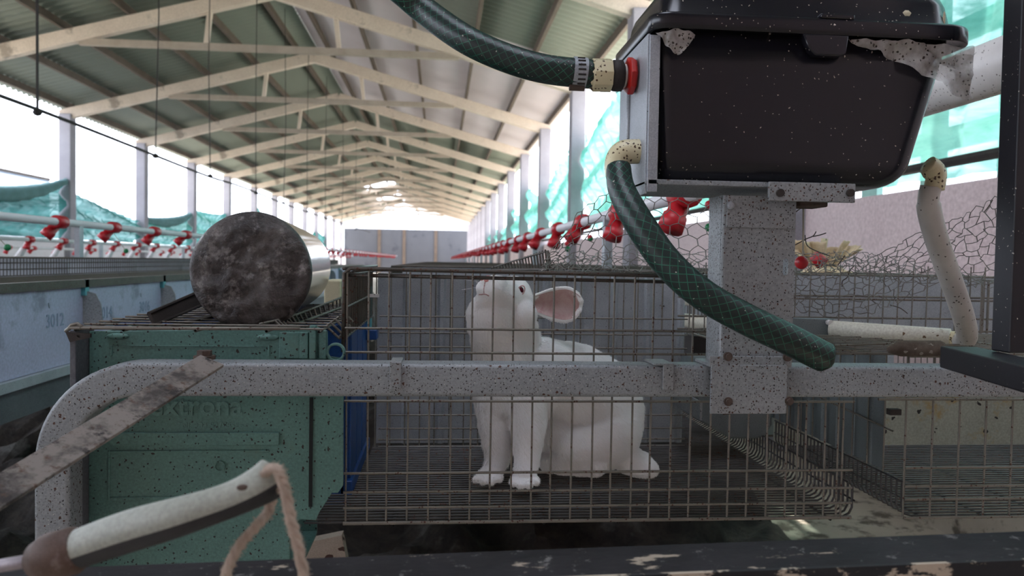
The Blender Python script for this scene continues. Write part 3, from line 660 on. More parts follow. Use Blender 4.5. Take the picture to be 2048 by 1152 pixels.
# blue nest box
XB0 = XA-.012
bb = thing('blue_nest_box', 'blue plastic nest box seen behind the green one', 'nest box', (XB0, 1.13, ZB))
b = MB(); b.box((-.44, 1.13, -.345), (XB0, 1.135, -.092)); b.box((-.44, 1.375, -.345), (XB0, 1.38, -.092)); b.box((-.44, 1.13, -.345), (-.436, 1.38, -.092)); b.build('shell', BLUEP, bb, bevel=.001)
b = MB(); 
for y0 in (1.135, 1.215, 1.30): b.box((XB0-.004, y0, ZB+.012), (XB0+.004, y0+.075, -.105)); 
b.box((XB0-.01, 1.13, -.34), (XB0-.004, 1.385, -.1)); b.box((XB0-.004, 1.12, ZB), (XB0+.008, 1.40, ZB+.02)); b.build('side_wall', BLUEP, bb, bevel=.0015)
p = W(750, 672, 1.36); MB().box((XB0, 1.35, -.135), (XB0+.022, 1.385, -.118)).build('lug', BLUEP, bb, bevel=.002)
p = W(738, 655, 1.37); o = MB().box((XB0+.002, 1.36, -.12), (XB0+.01, 1.395, -.045)).build('pale_clip', TEAL, bb, bevel=.002)
# wire mesh lid over the nest boxes
ZN = W(300, 658, .97).z
lid = thing('wire_mesh_lid', 'wire mesh lid lying over the green and blue nest boxes', 'grille', W(400, 658, .97))
b = MB(); xl0 = W(140, 658, .96).x; xl1 = XA-.01; y = .955
while y < 1.5 and True: b.rod((xl0+.0*(y-.95), y, ZN+.003), (xl1 if y > 1.05 else W(650, 655, .97).x, y, ZN+.003), .0014, 5); y += .042
for x in (xl0+.01, -.36, -.28, -.2, -.14): b.rod((x, .95, ZN), (x, 1.5, ZN), .0018, 5)
b.tube([W(132, 662, .955), W(140, 655, .95), W(400, 657, .955), W(600, 657, .955)], .0024, 6)
b.tube([W(137, 660, .95), W(143, 650, .95), W(155, 647, .95), W(163, 652, .95), W(160, 658, .95)], .0022, 6)
b.build('mesh', WIRE, lid, smooth=True)
# folded edge strip with bars (ladder)
b = MB(); A = [W(520, 648, 1.0), W(590, 630, 1.07), W(690, 592, 1.24)]; B = [W(540, 660, 1.0), W(600, 645, 1.07), W(690, 612, 1.24)]
pa = smoothpath(A, 12); pb = smoothpath(B, 12); b.tube(pa, .0018, 5); b.tube(pb, .0022, 5)
for i in range(6, 25): b.rod(pa[i]+Vector((0, 0, .001)), pb[i], .0016, 5)
b.build('folded_edge', WIRE, lid, smooth=True)
b = MB(); 
for k in range(5): b.rod(W(652+k*9, 652-k*7, 1.03), W(678+k*7, 676-k*8, 1.03), .0017, 5)
b.tube([W(652, 652, 1.03), W(690, 625, 1.04)], .0016, 5); b.tube([W(677, 677, 1.03), W(700, 650, 1.04)], .0022, 5); b.build('folded_corner', WIRE, lid, smooth=True)
t = thing('steel_bracket', 'small dark bent steel bracket jutting out left of the mesh lid', 'bracket', W(150, 668, .94))
ol = [(W(u, v, .945).x, W(u, v, .945).z) for u, v in ((128, 664), (178, 668), (178, 676), (137, 685))]
link('plate', plate([ol, [(W(u, v, .945).x, W(u, v, .945).z) for u, v in ((150, 671), (157, 672), (158, 676), (153, 675))]], .004, front(0, .95, 0)), DARK, t)
# trays/slat under the cylinder
t = thing('metal_tray', 'dark folded metal tray wedged under the wrapped roll', 'tray', W(350, 640, 1.05))
a = W(297, 627, 1.02); bq = W(309, 650, 1.02); c = W(440, 565, 1.25); d = W(452, 590, 1.25)
b = MB(); n_ = Vector((0, .004, .001)); b.hexa([a, bq, d, c, a+n_*3, bq+n_*3, d+n_*3, c+n_*3]); b.tube([a, bq], .0022, 6); b.tube([a, c], .0022, 6); b.tube([bq, d], .0018, 6)
b.build('tray', DARK, t)
b = MB(); b.beam(W(332, 655, 1.02), W(560, 600, 1.3), .012, .003); b.build('flange', DARK, t)
# wrapped roll
RB = .0745
wr = Mat('plastic_wrapped_peat', .28); n1 = wr.noise(11, 8, .7, dist=.6); n2 = wr.noise(34, 6, .7)
c_ = wr.mix(wr.ramp(n1, [(.42, 0.0), (.6, 1.0)]), rgb('#2c2320'), rgb('#5f5956')); c_ = wr.mix(wr.ramp(n2, [(.54, 0.0), (.72, 1.0)]), c_, rgb('#9a9491')); wr.col(c_); wr.bump(wr.noise(30, 7, .7), .8, .008); ROLL = wr.m
wf = Mat('clear_wrap_on_dark_roll', .2); n1 = wf.noise(6, 6, .6, stretch=(1, 3, 1)); wf.col(wf.mix(wf.ramp(n1, [(.35, 0.0), (.7, 1.0)]), rgb('#3a3532'), rgb('#625d58'))); wf.bump(wf.noise(14, 5, .6, stretch=(1, .3, 1)), .15, .004); WRAP = wf.m
wf.b.inputs['Coat Weight'].default_value = .7; wf.b.inputs['Coat Roughness'].default_value = .12
ca = W(503, 543, 1.03); cb = W(578, 545, 1.5); cb.z = ca.z+.0
ax = (cb-ca).normalized(); sx_ = ax.cross(Vector((0, 0, 1))).normalized(); uz = sx_.cross(ax)
roll = thing('wrapped_roll', 'dark round roll wrapped in shiny clear plastic, lying on the mesh lid', 'roll', ca-Vector((0, 0, RB)))
b = MB(); N = 112
def ring(cn, r, wob=0, sd=0): return [cn+(sx_*math.cos(2*math.pi*k/N)+uz*math.sin(2*math.pi*k/N))*(r*(1+wob*noise.noise(Vector((math.cos(2*math.pi*k/N)*1.5, math.sin(2*math.pi*k/N)*1.5, sd))))) for k in range(N)]
def rings(b, rs):
    vs = [p for r in rs for p in r]; b.add(vs, [(i*N+k, i*N+(k+1) % N, (i+1)*N+(k+1) % N, (i+1)*N+k) for i in range(len(rs)-1) for k in range(N)])
L_ = (cb-ca).length
rings(b, [ring(ca+ax*(L_*i/24+.006), RB, .02, i*.07) for i in range(25)]+[ring(ca+ax*(L_+.01), RB*.9)]); b.build('film_side', WRAP, roll, smooth=True)
b = MB(); rr_ = [.0001]+[.004*k for k in range(1, 18)]+[.071]
rs = []
for r in rr_:
    rg = ring(ca, r); rs.append([p-ax*(.006*(1-(r/RB)**4)+.004*noise.noise(p*28)+.0025*noise.noise(p*70)+.001*noise.noise(p*180)) for p in rg])
rs.append(ring(ca+ax*.003, RB*.995, .02)); rs.append(ring(ca+ax*.008, RB*1.002, .02)); rings(b, rs[::-1]); b.build('end_face', ROLL, roll, smooth=True)
o = MB().box(W(648, 560, 1.62), W(692, 604, 1.72)).build('feed_block', BALE, bevel=.004); tag(o, 'beige block behind the wrapped roll', 'block')
# ================================================================ TUBE FRAME
ft = thing('tube_frame', 'bent galvanised square tube frame running across in front of the cages', 'frame', W(110, 1150, .945))
zt_ = W(1000, 729, .925).z; HT = .0385; zc = zt_-HT/2; xl = W(65, 1000, .925).x+HT/2; Rb = .095
path = [(xl, .945, ZF)]+[(xl, .945, ZF+(zc-Rb-ZF)*k/4) for k in range(1, 4)]
for k in range(17):
    a = math.pi/2*k/16; path.append((xl+Rb-Rb*math.cos(a), .945, zc-Rb+Rb*math.sin(a)))
path += [(xl+Rb+.3, .945, zc), (.6, .945, zc), (1.4, .945, zc)]
h = HT/2; c = .005; prof = [(-h+c, -h), (h-c, -h), (h-c*.3, -h+c*.3), (h, -h+c), (h, h-c), (h-c*.3, h-c*.3), (h-c, h), (-h+c, h), (-h+c*.3, h-c*.3), (-h, h-c), (-h, -h+c), (-h+c*.3, -h+c*.3)]
MB().sweep(path, prof, (0, 1, 0)).build('tube', GALV, ft, smooth=False).modifiers.new('wn', 'WEIGHTED_NORMAL')
for u in (791, 1338):
    x = W(u, 740, .92).x; b = MB(); b.box((x-.0065, .9215, zt_-.029), (x+.0065, .9245, zt_+.002)); b.box((x-.0065 if u < 1000 else x-.018, .9215, zt_), (x+.0065, .968, zt_+.0025)); b.build('hook_strap', GALVP, ft, bevel=.0008)
# rusty flat bar
rb_ = Mat('rusty_flat_bar', .75, .1); n1 = rb_.noise(16, 8, .7, stretch=(1, 1, 1.5)); n2 = rb_.noise(70, 5, .7)
c_ = rb_.mix(rb_.ramp(n1, [(.38, 0.0), (.5, 1.0)]), rgb('#453e3b'), rgb('#857a73')); c_ = rb_.mix(rb_.ramp(n2, [(.54, 0.0), (.66, 1.0)]), c_, rgb('#5a4336')); c_ = rb_.mix(rb_.ramp(rb_.noise(28, 8, .75, stretch=(1, 1, 1.6)), [(.52, 0.0), (.6, 1.0)]), c_, rgb('#332c2a')); rb_.col(c_); rb_.bump(n2, .4, .001); RBAR = rb_.m
t = thing('flat_bar', 'long rusty flat iron bar bolted to the top of the tube frame', 'bar', W(420, 716, .92))
e1 = W(424, 722, .905); e0 = W(-60, 1020, .60); d = (e1-e0).normalized(); nrm = Vector((.12, -.72, .68)); nrm = (nrm-d*nrm.dot(d)).normalized(); sd = d.cross(nrm)
b = MB(); hw = .0145; th = .002
q = [e0-sd*hw, e0+sd*hw, e1+sd*hw, e1-sd*hw]; b.hexa([x-nrm*th for x in q]+[x+nrm*th for x in q]); b.build('bar', RBAR, t, bevel=.0008)
p = W(409, 706, .935); b = MB(); b.tube([p-Vector((0, 0, .006)), p+Vector((0, 0, .003))], .0085, 6); b.tube([p-Vector((0, 0, .007)), p-Vector((0, 0, .003))], .012, 14); b.build('bolt', RUST, t)
# ================================================================ POST + TANK
YP = .915
post = thing('support_post', 'wide galvanised steel post clamped to the tube frame under the water tank', 'post', W(1510, 800, YP))
P3 = lambda u, v, Y=YP: (W(u, v, Y).x, W(u, v, Y).z)
px0, px1 = P3(1442, 560)[0], P3(1587, 560)[0]; pzt = P3(1510, 392)[1]; pzb = P3(1510, 735)[1]
hx, hz = P3(1570, 534)
slot_ = [(hx+.0032*math.cos(a), hz+(.0068 if math.sin(a) > 0 else -.0068)+.0032*math.sin(a)) for a in [2*math.pi*k/16+.001 for k in range(16)]]
me = plate([[(px0+.004, pzb), (px1, pzb), (px1, pzt), (px0+.004, pzt)], slot_], .003, front(0, YP, 0)); link('face', me, GALVP, post)
b = MB(); b.tube([(px0+.004, YP+.003, pzb), (px0+.004, YP+.003, pzt)], .0045, 12); b.box((px0-.0008, YP+.003, pzb), (px0+.0022, YP+.045, pzt)); b.box((px1-.003, YP, pzb), (px1, YP+.045, pzt)); b.build('flange', GALVP, post, smooth=False)
b = MB(); b.box((px0+.004, YP-.0035, P3(0, 424)[1]), (px1-.001, YP-.001, pzt)); b.build('lap_plate', GALVP, post, bevel=.0006)
me = MB(); x0, x1_ = P3(1438, 0)[0], P3(1592, 0)[0]; za, zb_ = P3(1500, 735)[1], P3(1500, 826)[1]
me.box((x0, YP-.006, zb_), (x1_, YP-.002, zt_+.003)); me.box((x0-.002, YP-.004, zt_), (x1_, YP+.05, zt_+.004)); me.box((x0-.002, YP-.0045, zt_), (x1_-.004, YP-.001, P3(0, 702)[1])); cpl = me.build('clamp_plate', GALVP, post, bevel=.001)
for u, v in ((1456, 713), (1575, 714), (1456, 803), (1578, 802)):
    x, z = P3(u, v, YP-.006); b = MB(); b.tube([(x, YP-.010, z), (x, YP-.004, z)], .0035, 8); b.tube([(x, YP-.0075, z), (x, YP-.004, z)], .0053, 14); b.build('bolt', RUST, cpl)
x, z = P3(1459, 411); MB().sphere((x, YP-.004, z), .005, 12, (1, .6, 1)).build('rivet', GALVC, post, smooth=True)
p = W(1446, 822, .93); MB().tube([p, p+Vector((.06, 0, .008))], .005, 8).build('cross_bolt', RUST, cpl)
# tank
YT = .9; DT = .185
tank = thing('water_tank', 'black plastic water tank with overhanging lid, flecked with dirt', 'tank', W(1550, 365, YT))
T3 = lambda u, v, Y=YT: W(u, v, Y)
xl_t, xr_t = T3(1312, 100).x, T3(1912, 150).x; xl_b, xr_b = T3(1328, 350).x, T3(1836, 350).x
zt_t = T3(1600, 72).z; zb_t = T3(1600, 366).z
def rrect(x0, x1_, y0, y1_, r0, r1, z, n=8):
    out = []
    for cx, cy, a0, r in ((x1_, y0, -90, r1), (x1_, y1_, 0, r1), (x0, y1_, 90, r0), (x0, y0, 180, r0)):
        ccx = cx-r if cx == x1_ else cx+r; ccy = cy+r if cy == y0 else cy-r
        for k in range(n+1):
            a = math.radians(a0+90*k/n); out.append((ccx+r*math.cos(a), ccy+r*math.sin(a), z))
    return out
def loft(b, rs, cap0=True, cap1=True):
    n = len(rs[0]); b.add([p for r in rs for p in r], [(i*n+k, i*n+(k+1) % n, (i+1)*n+(k+1) % n, (i+1)*n+k) for i in range(len(rs)-1) for k in range(n)]+([tuple(range(n-1, -1, -1))] if cap0 else [])+([tuple((len(rs)-1)*n+k for k in range(n))] if cap1 else []))
b = MB(); rs = []
H = zt_t-zb_t
for k in range(7):                       # rounded bottom edge
    a = math.pi/2*k/6; rb2 = .028; ins = rb2*(1-math.sin(a)); zz = zb_t+rb2*(1-math.cos(a)); f = (zz-zb_t)/H
    x0 = xl_b+(xl_t-xl_b)*f+ins*.25; x1_ = xr_b+(xr_t-xr_b)*f-ins*1.1
    rs.append(rrect(x0, x1_, YT+.012*(1-f)+ins*.5, YT+DT-.012*(1-f)-ins*.5, .016, .03, zz))
for f in (.3, .5, .75, 1.02):
    x0 = xl_b+(xl_t-xl_b)*f; x1_ = xr_b+(xr_t-xr_b)*f; rs.append(rrect(x0, x1_, YT+.012*(1-f), YT+DT-.012*(1-f), .016, .03, zb_t+H*f))
loft(b, rs); b.build('body', BLACKP, tank, smooth=True)
lx0, lx1 = T3(1306, 60).x-.004, T3(1962, 100, YT-.012).x
b = MB(); y0, y1_ = YT-.012, YT+DT+.012
zr = zt_t; rs = [rrect(lx0+.006, lx1-.006, y0+.006, y1_-.006, .02, .03, zr+.001), rrect(lx0, lx1, y0, y1_, .022, .034, zr-.001), rrect(lx0, lx1, y0, y1_, .022, .034, zr+.016), rrect(lx0+.002, lx1-.002, y0+.002, y1_-.002, .022, .034, zr+.0185),
     rrect(lx0+.014, lx1-.016, y0+.012, y1_-.012, .022, .034, zr+.021), rrect(lx0+.018, lx1-.02, y0+.016, y1_-.016, .02, .034, zr+.045), rrect(lx0+.022, lx1-.025, y0+.02, y1_-.02, .02, .032, zr+.056), rrect(lx0+.032, lx1-.036, y0+.03, y1_-.03, .02, .03, zr+.061)]
loft(b, rs); ldo = b.build('lid', BLACKP, tank, smooth=True); ldo.modifiers.new('b', 'BEVEL').width = .001
cl = [(T3(u, v, YT-.013).x, T3(u, v, YT-.013).z) for u, v in ((1606, 66), (1700, 70), (1694, 106), (1682, 112), (1632, 110), (1622, 100))]
link('clasp', plate([cl], .012, front(0, YT-.006, 0), .002), BLACKP, ldo)
b = MB(); b.box((T3(1640, 60, YT-.01).x-.0, y0+.012, zr+.018), (T3(1700, 60).x, y0-.0, zr+.024)); b.build('lid_lip', BLACKP, ldo, bevel=.002)
# torn film
def film(pts_top, pts_bot, Y, name, parent, dy=.004):
    n = 16; a = smoothpath([W(u, v, Y) for u, v in pts_top], n); c2 = smoothpath([W(u, v, Y) for u, v in pts_bot], n); m = min(len(a), len(c2))
    def fn(s_, t):
        i = s_*(m-1); i0 = int(min(i, m-2)); f = i-i0; p = (a[i0]*(1-f)+a[i0+1]*f)*(1-t)+(c2[i0]*(1-f)+c2[i0+1]*f)*t
        return p+Vector((0, dy*noise.noise(p*60)+.003*noise.noise(p*170), .003*noise.noise(p*90)))
    return MB().grid(fn, 40, 10).build(name, FILM, parent, smooth=True)
film([(1310, 66), (1350, 60), (1392, 66)], [(1320, 72), (1355, 108), (1390, 74)], YT-.006, 'torn_film', tank)
film([(1700, 78), (1800, 82), (1946, 96)], [(1702, 84), (1800, 124), (1940, 205)], YT-.006, 'torn_film', tank, .008)
film([(1880, 120), (1915, 110), (1948, 112)], [(1905, 150), (1922, 185), (1940, 200)], YT-.001, 'torn_film', tank, .01)
DIRT = speck_mat('pale_droppings', rgb('#a89e84'), rgb('#c4bba0'), 60, .9, bump=.3)
for k, (u, v, r_, s_) in enumerate(((1808, 32, .0075, (1.2, .4, .8)), (1780, 40, .0025, (1, .3, 4)), (1884, 40, .0018, (1, .4, 5)), (1846, 48, .0016, (1, .4, 3)))):
    p = W(u, v, YT+.008); MB().sphere((p.x, p.y-.004, p.z), r_, 10, s_).build('dried_splash', DIRT, tank, smooth=True)
# bracket of the tank
br = thing('tank_bracket', 'galvanised steel cradle holding the black water tank', 'bracket', W(1400, 392, YT))
xe = T3(1306, 200).x-.004
b = MB(); b.box((xe-.003, YT+.002, T3(1312, 388).z), (xe, YT+.14, zt_t-.004)); b.box((xe-.001, YT-.001, T3(1312, 384).z), (xe+.011, YT+.003, zt_t-.006)); b.build('end_plate', GALVC, br, bevel=.0008)
MB().tube([(xe-.004, YT+.085, zb_t), (xe-.004, YT+.085, zt_t-.02)], .003, 8).build('rib', GALVC, br, smooth=True)
zbt = zb_t-.002
b = MB(); b.box((xe-.003, YT, zbt-.004), (T3(1715, 0).x, YT+.165, zbt)); b.box((xe, YT-.001, zbt-.004), (T3(1545, 0).x, YT+.003, zbt+.002)); b.build('base_rail', GALV, br, bevel=.0008)
b = MB(); b.box((T3(1543, 0).x, YT-.008, T3(1600, 404).z), (T3(1716, 0).x, YT-.003, T3(1600, 366).z)); b.build('cross_plate', GALVP, br, bevel=.001); crp = br.children[-1]
for u in (1559, 1699):
    p = W(u, 386, YT-.008); MB().tube([(p.x, YT-.0125, p.z), (p.x, YT-.006, p.z)], .0045, 10).build('bolt', DARK, crp)
p = W(1620, 408, .93); MB().box((p.x-.018, .92, p.z-.004), (p.x+.018, .96, p.z+.004)).build('rusty_stub', RUST, br, bevel=.002)
p = W(1283, 330, 1.0); 
# ---- hoses
def hose(path, r, name, mat, parent, n=18, open_end=False):
    b = MB(); P = path; b.tube(P, r, n); me = b.mesh(name, True)
    uv = me.uv_layers.new(name='UVMap'); L = [0]
    for i in range(1, len(P)): L.append(L[-1]+(P[i]-P[i-1]).length)
    m = len(P)
    for poly in me.polygons:
        vs_ = list(poly.vertices); ks = [v % n for v in vs_]
        for li, v in zip(poly.loop_indices, vs_):
            k = v % n; i = v//n; uu = k/n
            if len(vs_) == 4 and max(ks)-min(ks) > n/2 and k < n/2: uu = 1+k/n
            uv.data[li].uv = (uu, L[min(i, m-1)])
    return link(name, me, mat, parent)
uh = thing('green_hose', 'upper green braided hose coming down to the left end of the tank', 'hose', W(1160, 147, 1.0))
hose(smoothpath([W(735, -70, 1.02), W(800, -20, 1.02), W(850, 22, 1.02), (W(930, 78, .98)), W(1010, 115, .965), W(1090, 138, .955), W(1185, 149, .955)], 10), [.0172]*61, 'hose_body', HOSE, uh)
b = MB(); b.tube([W(1145, 144, .955), W(1172, 147, .955)], .0182, 24); hc_ = b.build('hose_clamp', GALVC, uh, smooth=False)
b = MB()
for k in range(7):
    a = math.radians(125+k*18); q0 = W(1152, 146, .955); b.box((q0.x, .955+math.cos(a)*.0187-.0006, q0.z+.0187*math.sin(a)-.001), (q0.x+.009, .955+math.cos(a)*.0187+.0006, q0.z+.0187*math.sin(a)+.001))
b.build('clamp_slots', DARK, hc_)
p = W(1152, 172, .95); MB().tube([p+Vector((-.008, 0, -.002)), p+Vector((.01, 0, -.002))], .004, 6).build('clamp_screw', RUST, hc_)
vt = thing('tank_valve', 'cream coupling with red nut joining the upper hose to the tank', 'coupling', W(1230, 148, 1.0))
dx_ = Vector((.80, 0, .012)); c0 = W(1177, 150, .955)
b = MB(); b.tube([c0, c0+dx_*.005, c0+dx_*.006, c0+dx_*.034], [.0165, .018, .020, .020], 8); b.build('coupling', CREAM, vt, bevel=.001)
b = MB(); b.tube([c0+dx_*.034, c0+dx_*.038, c0+dx_*.05, c0+dx_*.053], [.0165, .019, .019, .015], 12); b.build('black_adapter', DARK, vt, smooth=True)
b = MB(); b.tube([c0+dx_*.052, c0+dx_*.058], .014, 16); b.build('gasket', PVCD, vt, smooth=True)
b = MB(); b.tube([c0+dx_*.056, c0+dx_*.060, c0+dx_*.067, c0+dx_*.070], [.016, .0225, .0225, .020], 8); b.build('red_nut', REDB, vt, bevel=.001)
film([(1200, 178), (1225, 170), (1255, 172)], [(1197, 206), (1222, 192), (1250, 180)], .985, 'torn_film', vt, .01)
lh = thing('green_hose', 'lower green braided hose sagging across in front of the steel post', 'hose', W(1650, 712, .87))
pts = [W(1237, 335, .93), W(1243, 378, .915), W(1275, 440, .89), W(1330, 520, .87), W(1400, 585, .855), W(1490, 637, .85), W(1580, 680, .85), W(1648, 714, .86)]
hose(smoothpath(pts, 9), [.0145+.003*min(1, i/20) for i in range(64)], 'hose_body', HOSE, lh)
e = W(1648, 714, .86); b = MB(); b.sphere(e, .0176, 16, (.55, 1, .8)); b.build('hose_end', speck_mat('worn_hose_end', rgb('#2c3a36'), rgb('#4a5852'), 40, .8), lh, smooth=True)
el = thing('pipe_elbow', 'cream pipe elbow from the tank plate down into the lower hose', 'elbow', W(1237, 335, .97))
b = MB(); b.tube(smoothpath([W(1300, 303, .935), W(1275, 303, .935), W(1245, 306, .935), W(1234, 326, .935), W(1236, 352, .93)], 6), .0145, 18); b.build('elbow', CREAM, el, smooth=True)
wh = thing('white_hose', 'dirty white hose hanging from the right end of the tank', 'hose', W(1930, 680, 1.1))
b = MB(); b.tube(smoothpath([W(1855, 330, .98), W(1872, 345, .98), W(1868, 378, .98)], 5), .0125, 16); b.sphere(W(1864, 342, .98), .0128, 14); b.build('cream_fitting', CREAM, wh, smooth=True)
b = MB(); b.tube(smoothpath([W(1862, 372, .98), W(1857, 410, .985), W(1872, 475, 1.0), W(1902, 560, 1.04), W(1926, 630, 1.08), W(1934, 672, 1.13), W(1922, 684, 1.15)], 8), [.0128]*8+[.0146]*41, 18); b.build('hose_body', PVCD, wh, smooth=True)
# large white pipe behind
o = MB().tube([(1.13, .9, .415), (1.13, 2.6, .415)], .056, 28).build('large_white_pipe', PVC, smooth=True); tag(o, 'thick white plastic pipe passing behind the tank and black post', 'pipe')
MB().sphere((1.076, 1.6, .41), .006, 8).build('plug', DARK, o)
# black post and arm
bp = thing('black_steel_stand', 'black painted steel stand with upright and short arm at the right edge', 'stand', W(2030, 760, .85))
zup = W(1880, 690, .905).z; x0 = W(1994, 350, .85).x; b = MB(); b.box((x0, .82, zup), (x0+.05, .85, .75)); b.build('upright', BLACKM, bp, bevel=.002)
b = MB(); q = [W(1875, 722, .915), W(2075, 775, .70), W(2230, 740, .76), W(1990, 700, .99)]
hh = .026; zt2 = W(1880, 690, .915).z
bot = [Vector((p.x, p.y, zt2-hh)) for p in q]; top = [Vector((p.x, p.y, zt2)) for p in q]; 
A0 = Vector((W(1880, 690, .905).x, .905, zt2)); A1 = A0+Vector((-.066, -.33, 0)); wv = Vector((.042, -.008, 0))
q = [A0, A1, A1+wv, A0+wv]; b.hexa([p-Vector((0, 0, hh)) for p in q]+q); b.build('arm', BLACKM, bp, bevel=.002)
o = thing('matted_tuft', 'dark brown matted tuft lying on the lid by the black arm', 'tuft', W(1825, 705, 1.0))
b = MB(); pth = smoothpath([W(1775, 700, 1.0), W(1800, 697, 1.0), W(1840, 697, 1.0), W(1885, 697, 1.0)], 6); b.tube(pth, [.003+.008*min(1, i/6) for i in range(len(pth))], 12)
b.build('tuft', FURB, o, smooth=True).modifiers.new('s', 'SUBSURF')
# paper sack on the far right cages
t = thing('torn_feed_sack', 'torn yellow paper sack crumpled on the cages before the pink wall', 'sack', W(1655, 515, 1.9))
b = MB(); cbase = W(1648, 522, 1.9)
for k in range(9):
    a = math.radians(-34+9.5*k); L2_ = .062+.03*abs(math.sin(k*1.9)); d_ = Vector((math.sin(a)*1.25, .1*math.sin(k*2.1), math.cos(a)*.75)); sd_ = Vector((.013, .012*(-1)**k, 0))
    o0 = cbase+Vector((.008*(k-4), .006*(k % 3), -.012)); b.grid(lambda s_, tt: o0+d_*L2_*tt+sd_*(s_-.5)*(1+1.3*tt)+Vector((0, .006*noise.noise(Vector((s_*3, tt*3, k))), .004*noise.noise(Vector((s_*5, tt*2, k+9))))), 6, 8)
sk = b.build('sack', PAPER, t, smooth=True); so_ = sk.modifiers.new('t', 'SOLIDIFY'); so_.thickness = .003
b = MB(); b.grid(lambda s_, tt: cbase+Vector((-.055+.12*s_, .03*tt-.02, -.028+.014*noise.noise(Vector((s_*4, tt*3, 2)))+.02*tt*math.sin(s_*3.1))), 16, 6); sk = b.build('sack_bottom', PAPER, t, smooth=True); so_ = sk.modifiers.new('t', 'SOLIDIFY'); so_.thickness = .004
t = thing('red_feed_cup', 'small red plastic cup beside the torn paper sack', 'cup', W(1633, 522, 1.7))
p = W(1628, 510, 1.7); MB().tube([p, p+Vector((.02, 0, -.018))], [.012, .016], 12).build('cup', REDP, t, smooth=True)
# ================================================================ CHICKEN WIRE
CW = speck_mat('thin_netting_wire', rgb('#56504c'), rgb('#7a746e'), 30, .5, .4, bump=0)
def chicken(fn, nu, nv, r, seed, jit):
    """hex cells in (i,j) lattice mapped through fn(s,t)"""
    rs = random.Random(seed); b = MB(); J = {}
    def P(i, j):
        if (i, j) not in J:
            p = fn(i/nu, j/nv); J[(i, j)] = p+Vector((rs.gauss(0, jit), rs.gauss(0, jit*1.2), rs.gauss(0, jit)))
        return J[(i, j)]
    # brick lattice: vertical edges and zigzags
    for j in range(nv+1):
        for i in range(nu):
            a = P(i, j+ (.18 if (i+j) % 2 else -.18)); c = P(i+1, j+(.18 if (i+1+j) % 2 else -.18))
            m_ = (a+c)/2+Vector((rs.gauss(0, jit*.5), 0, rs.gauss(0, jit*.5))); b.tube([a, m_, c], r, 4, cap=False)
            if (i+j) % 2 and j < nv: b.tube([a, P(i, j+1-.18)], r*1.35, 4, cap=False)
    return b
def patch(cols):  # cols: list of (top point, bottom point)
    def fn(s_, t):
        x = s_*(len(cols)-1); i = int(min(max(x, 0), len(cols)-2)); f = x-i; f2 = f
        T = cols[i][0].lerp(cols[i+1][0], f2); Bt = cols[i][1].lerp(cols[i+1][1], f2); return T.lerp(Bt, t)
    return fn
t = thing('chicken_wire', 'loose chicken wire sheet on the cage top left of the steel post', 'netting', W(1300, 540, 1.2), 'torn chicken wire on the cages')
chicken(patch([(W(1105, 500, 1.15), W(1080, 540, 1.15)), (W(1160, 425, 1.18), W(1150, 536, 1.2)), (W(1235, 370, 1.2), W(1230, 542, 1.2)), (W(1330, 378, 1.2), W(1330, 545, 1.2)), (W(1450, 385, 1.2), W(1450, 548, 1.2))]), 26, 7, .0006, 4, .0016).build('mesh', CW, t)
chicken(patch([(W(1090, 520, 1.12), W(1090, 540, 1.1)), (W(1200, 505, 1.3), W(1200, 538, 1.1)), (W(1440, 505, 1.4), W(1440, 544, 1.1))]), 34, 5, .0005, 5, .003).build('crumpled_edge', CW, t)
t = thing('chicken_wire', 'crumpled chicken wire rising to the right behind the white hose', 'netting', W(1750, 560, 1.15), 'torn chicken wire on the cages')
chicken(patch([(W(1580, 540, 1.12), W(1580, 610, 1.12)), (W(1660, 520, 1.12), W(1650, 636, 1.05)), (W(1740, 520, 1.12), W(1740, 625, 1.05)), (W(1830, 470, 1.12), W(1800, 600, 1.1)), (W(1920, 435, 1.1), W(1900, 560, 1.12)), (W(1985, 398, 1.08), W(2000, 560, 1.12)), (W(2060, 380, 1.05), W(2080, 560, 1.1))]), 40, 9, .00055, 6, .0022).build('mesh', CW, t)
chicken(patch([(W(1590, 505, 1.25), W(1590, 540, 1.15)), (W(1700, 505, 1.25), W(1690, 545, 1.12)), (W(1800, 515, 1.2), W(1800, 560, 1.12)), (W(1990, 560, 1.2), W(1990, 572, 1.12))]), 44, 6, .0005, 7, .003).build('crumpled_edge', CW, t)
for pts in ([(1590, 425), (1608, 412), (1622, 405), (1635, 396)], [(1590, 490), (1612, 478), (1626, 472), (1632, 463)], [(1626, 473), (1640, 470), (1652, 466)], [(1690, 511), (1682, 522), (1676, 530)], [(1700, 540), (1694, 555), (1685, 562), (1684, 574)], [(1985, 400), (1978, 412), (1968, 425)], [(1780, 610), (1800, 616), (1815, 627)], [(1610, 470), (1615, 492), (1640, 505), (1660, 512)]):
    MB().tube(smoothpath([W(u, v, 1.1) for u, v in pts], 4), .0008, 5).build('loose_end', WIRED, t)
# ================================================================ RABBIT
rab = thing('rabbit', 'white rabbit sitting upright in the wire cage, nose lifted towards the camera', 'rabbit', WZ(1050, 974, ZB+.002))
def S(b, u, v, Y, r, sc=(1, 1, 1)): p = W(u, v, Y); b.sphere(p, r*Y/1600, 20, sc)
def cap(b, a, c, n=10):
    p0 = W(*a[:3]); r0 = a[3]*a[2]/1600; p1 = W(*c[:3]); r1 = c[3]*c[2]/1600
    for k in range(n+1): f = k/n; b.sphere(p0.lerp(p1, f), r0+(r1-r0)*f, 16)
b = MB()
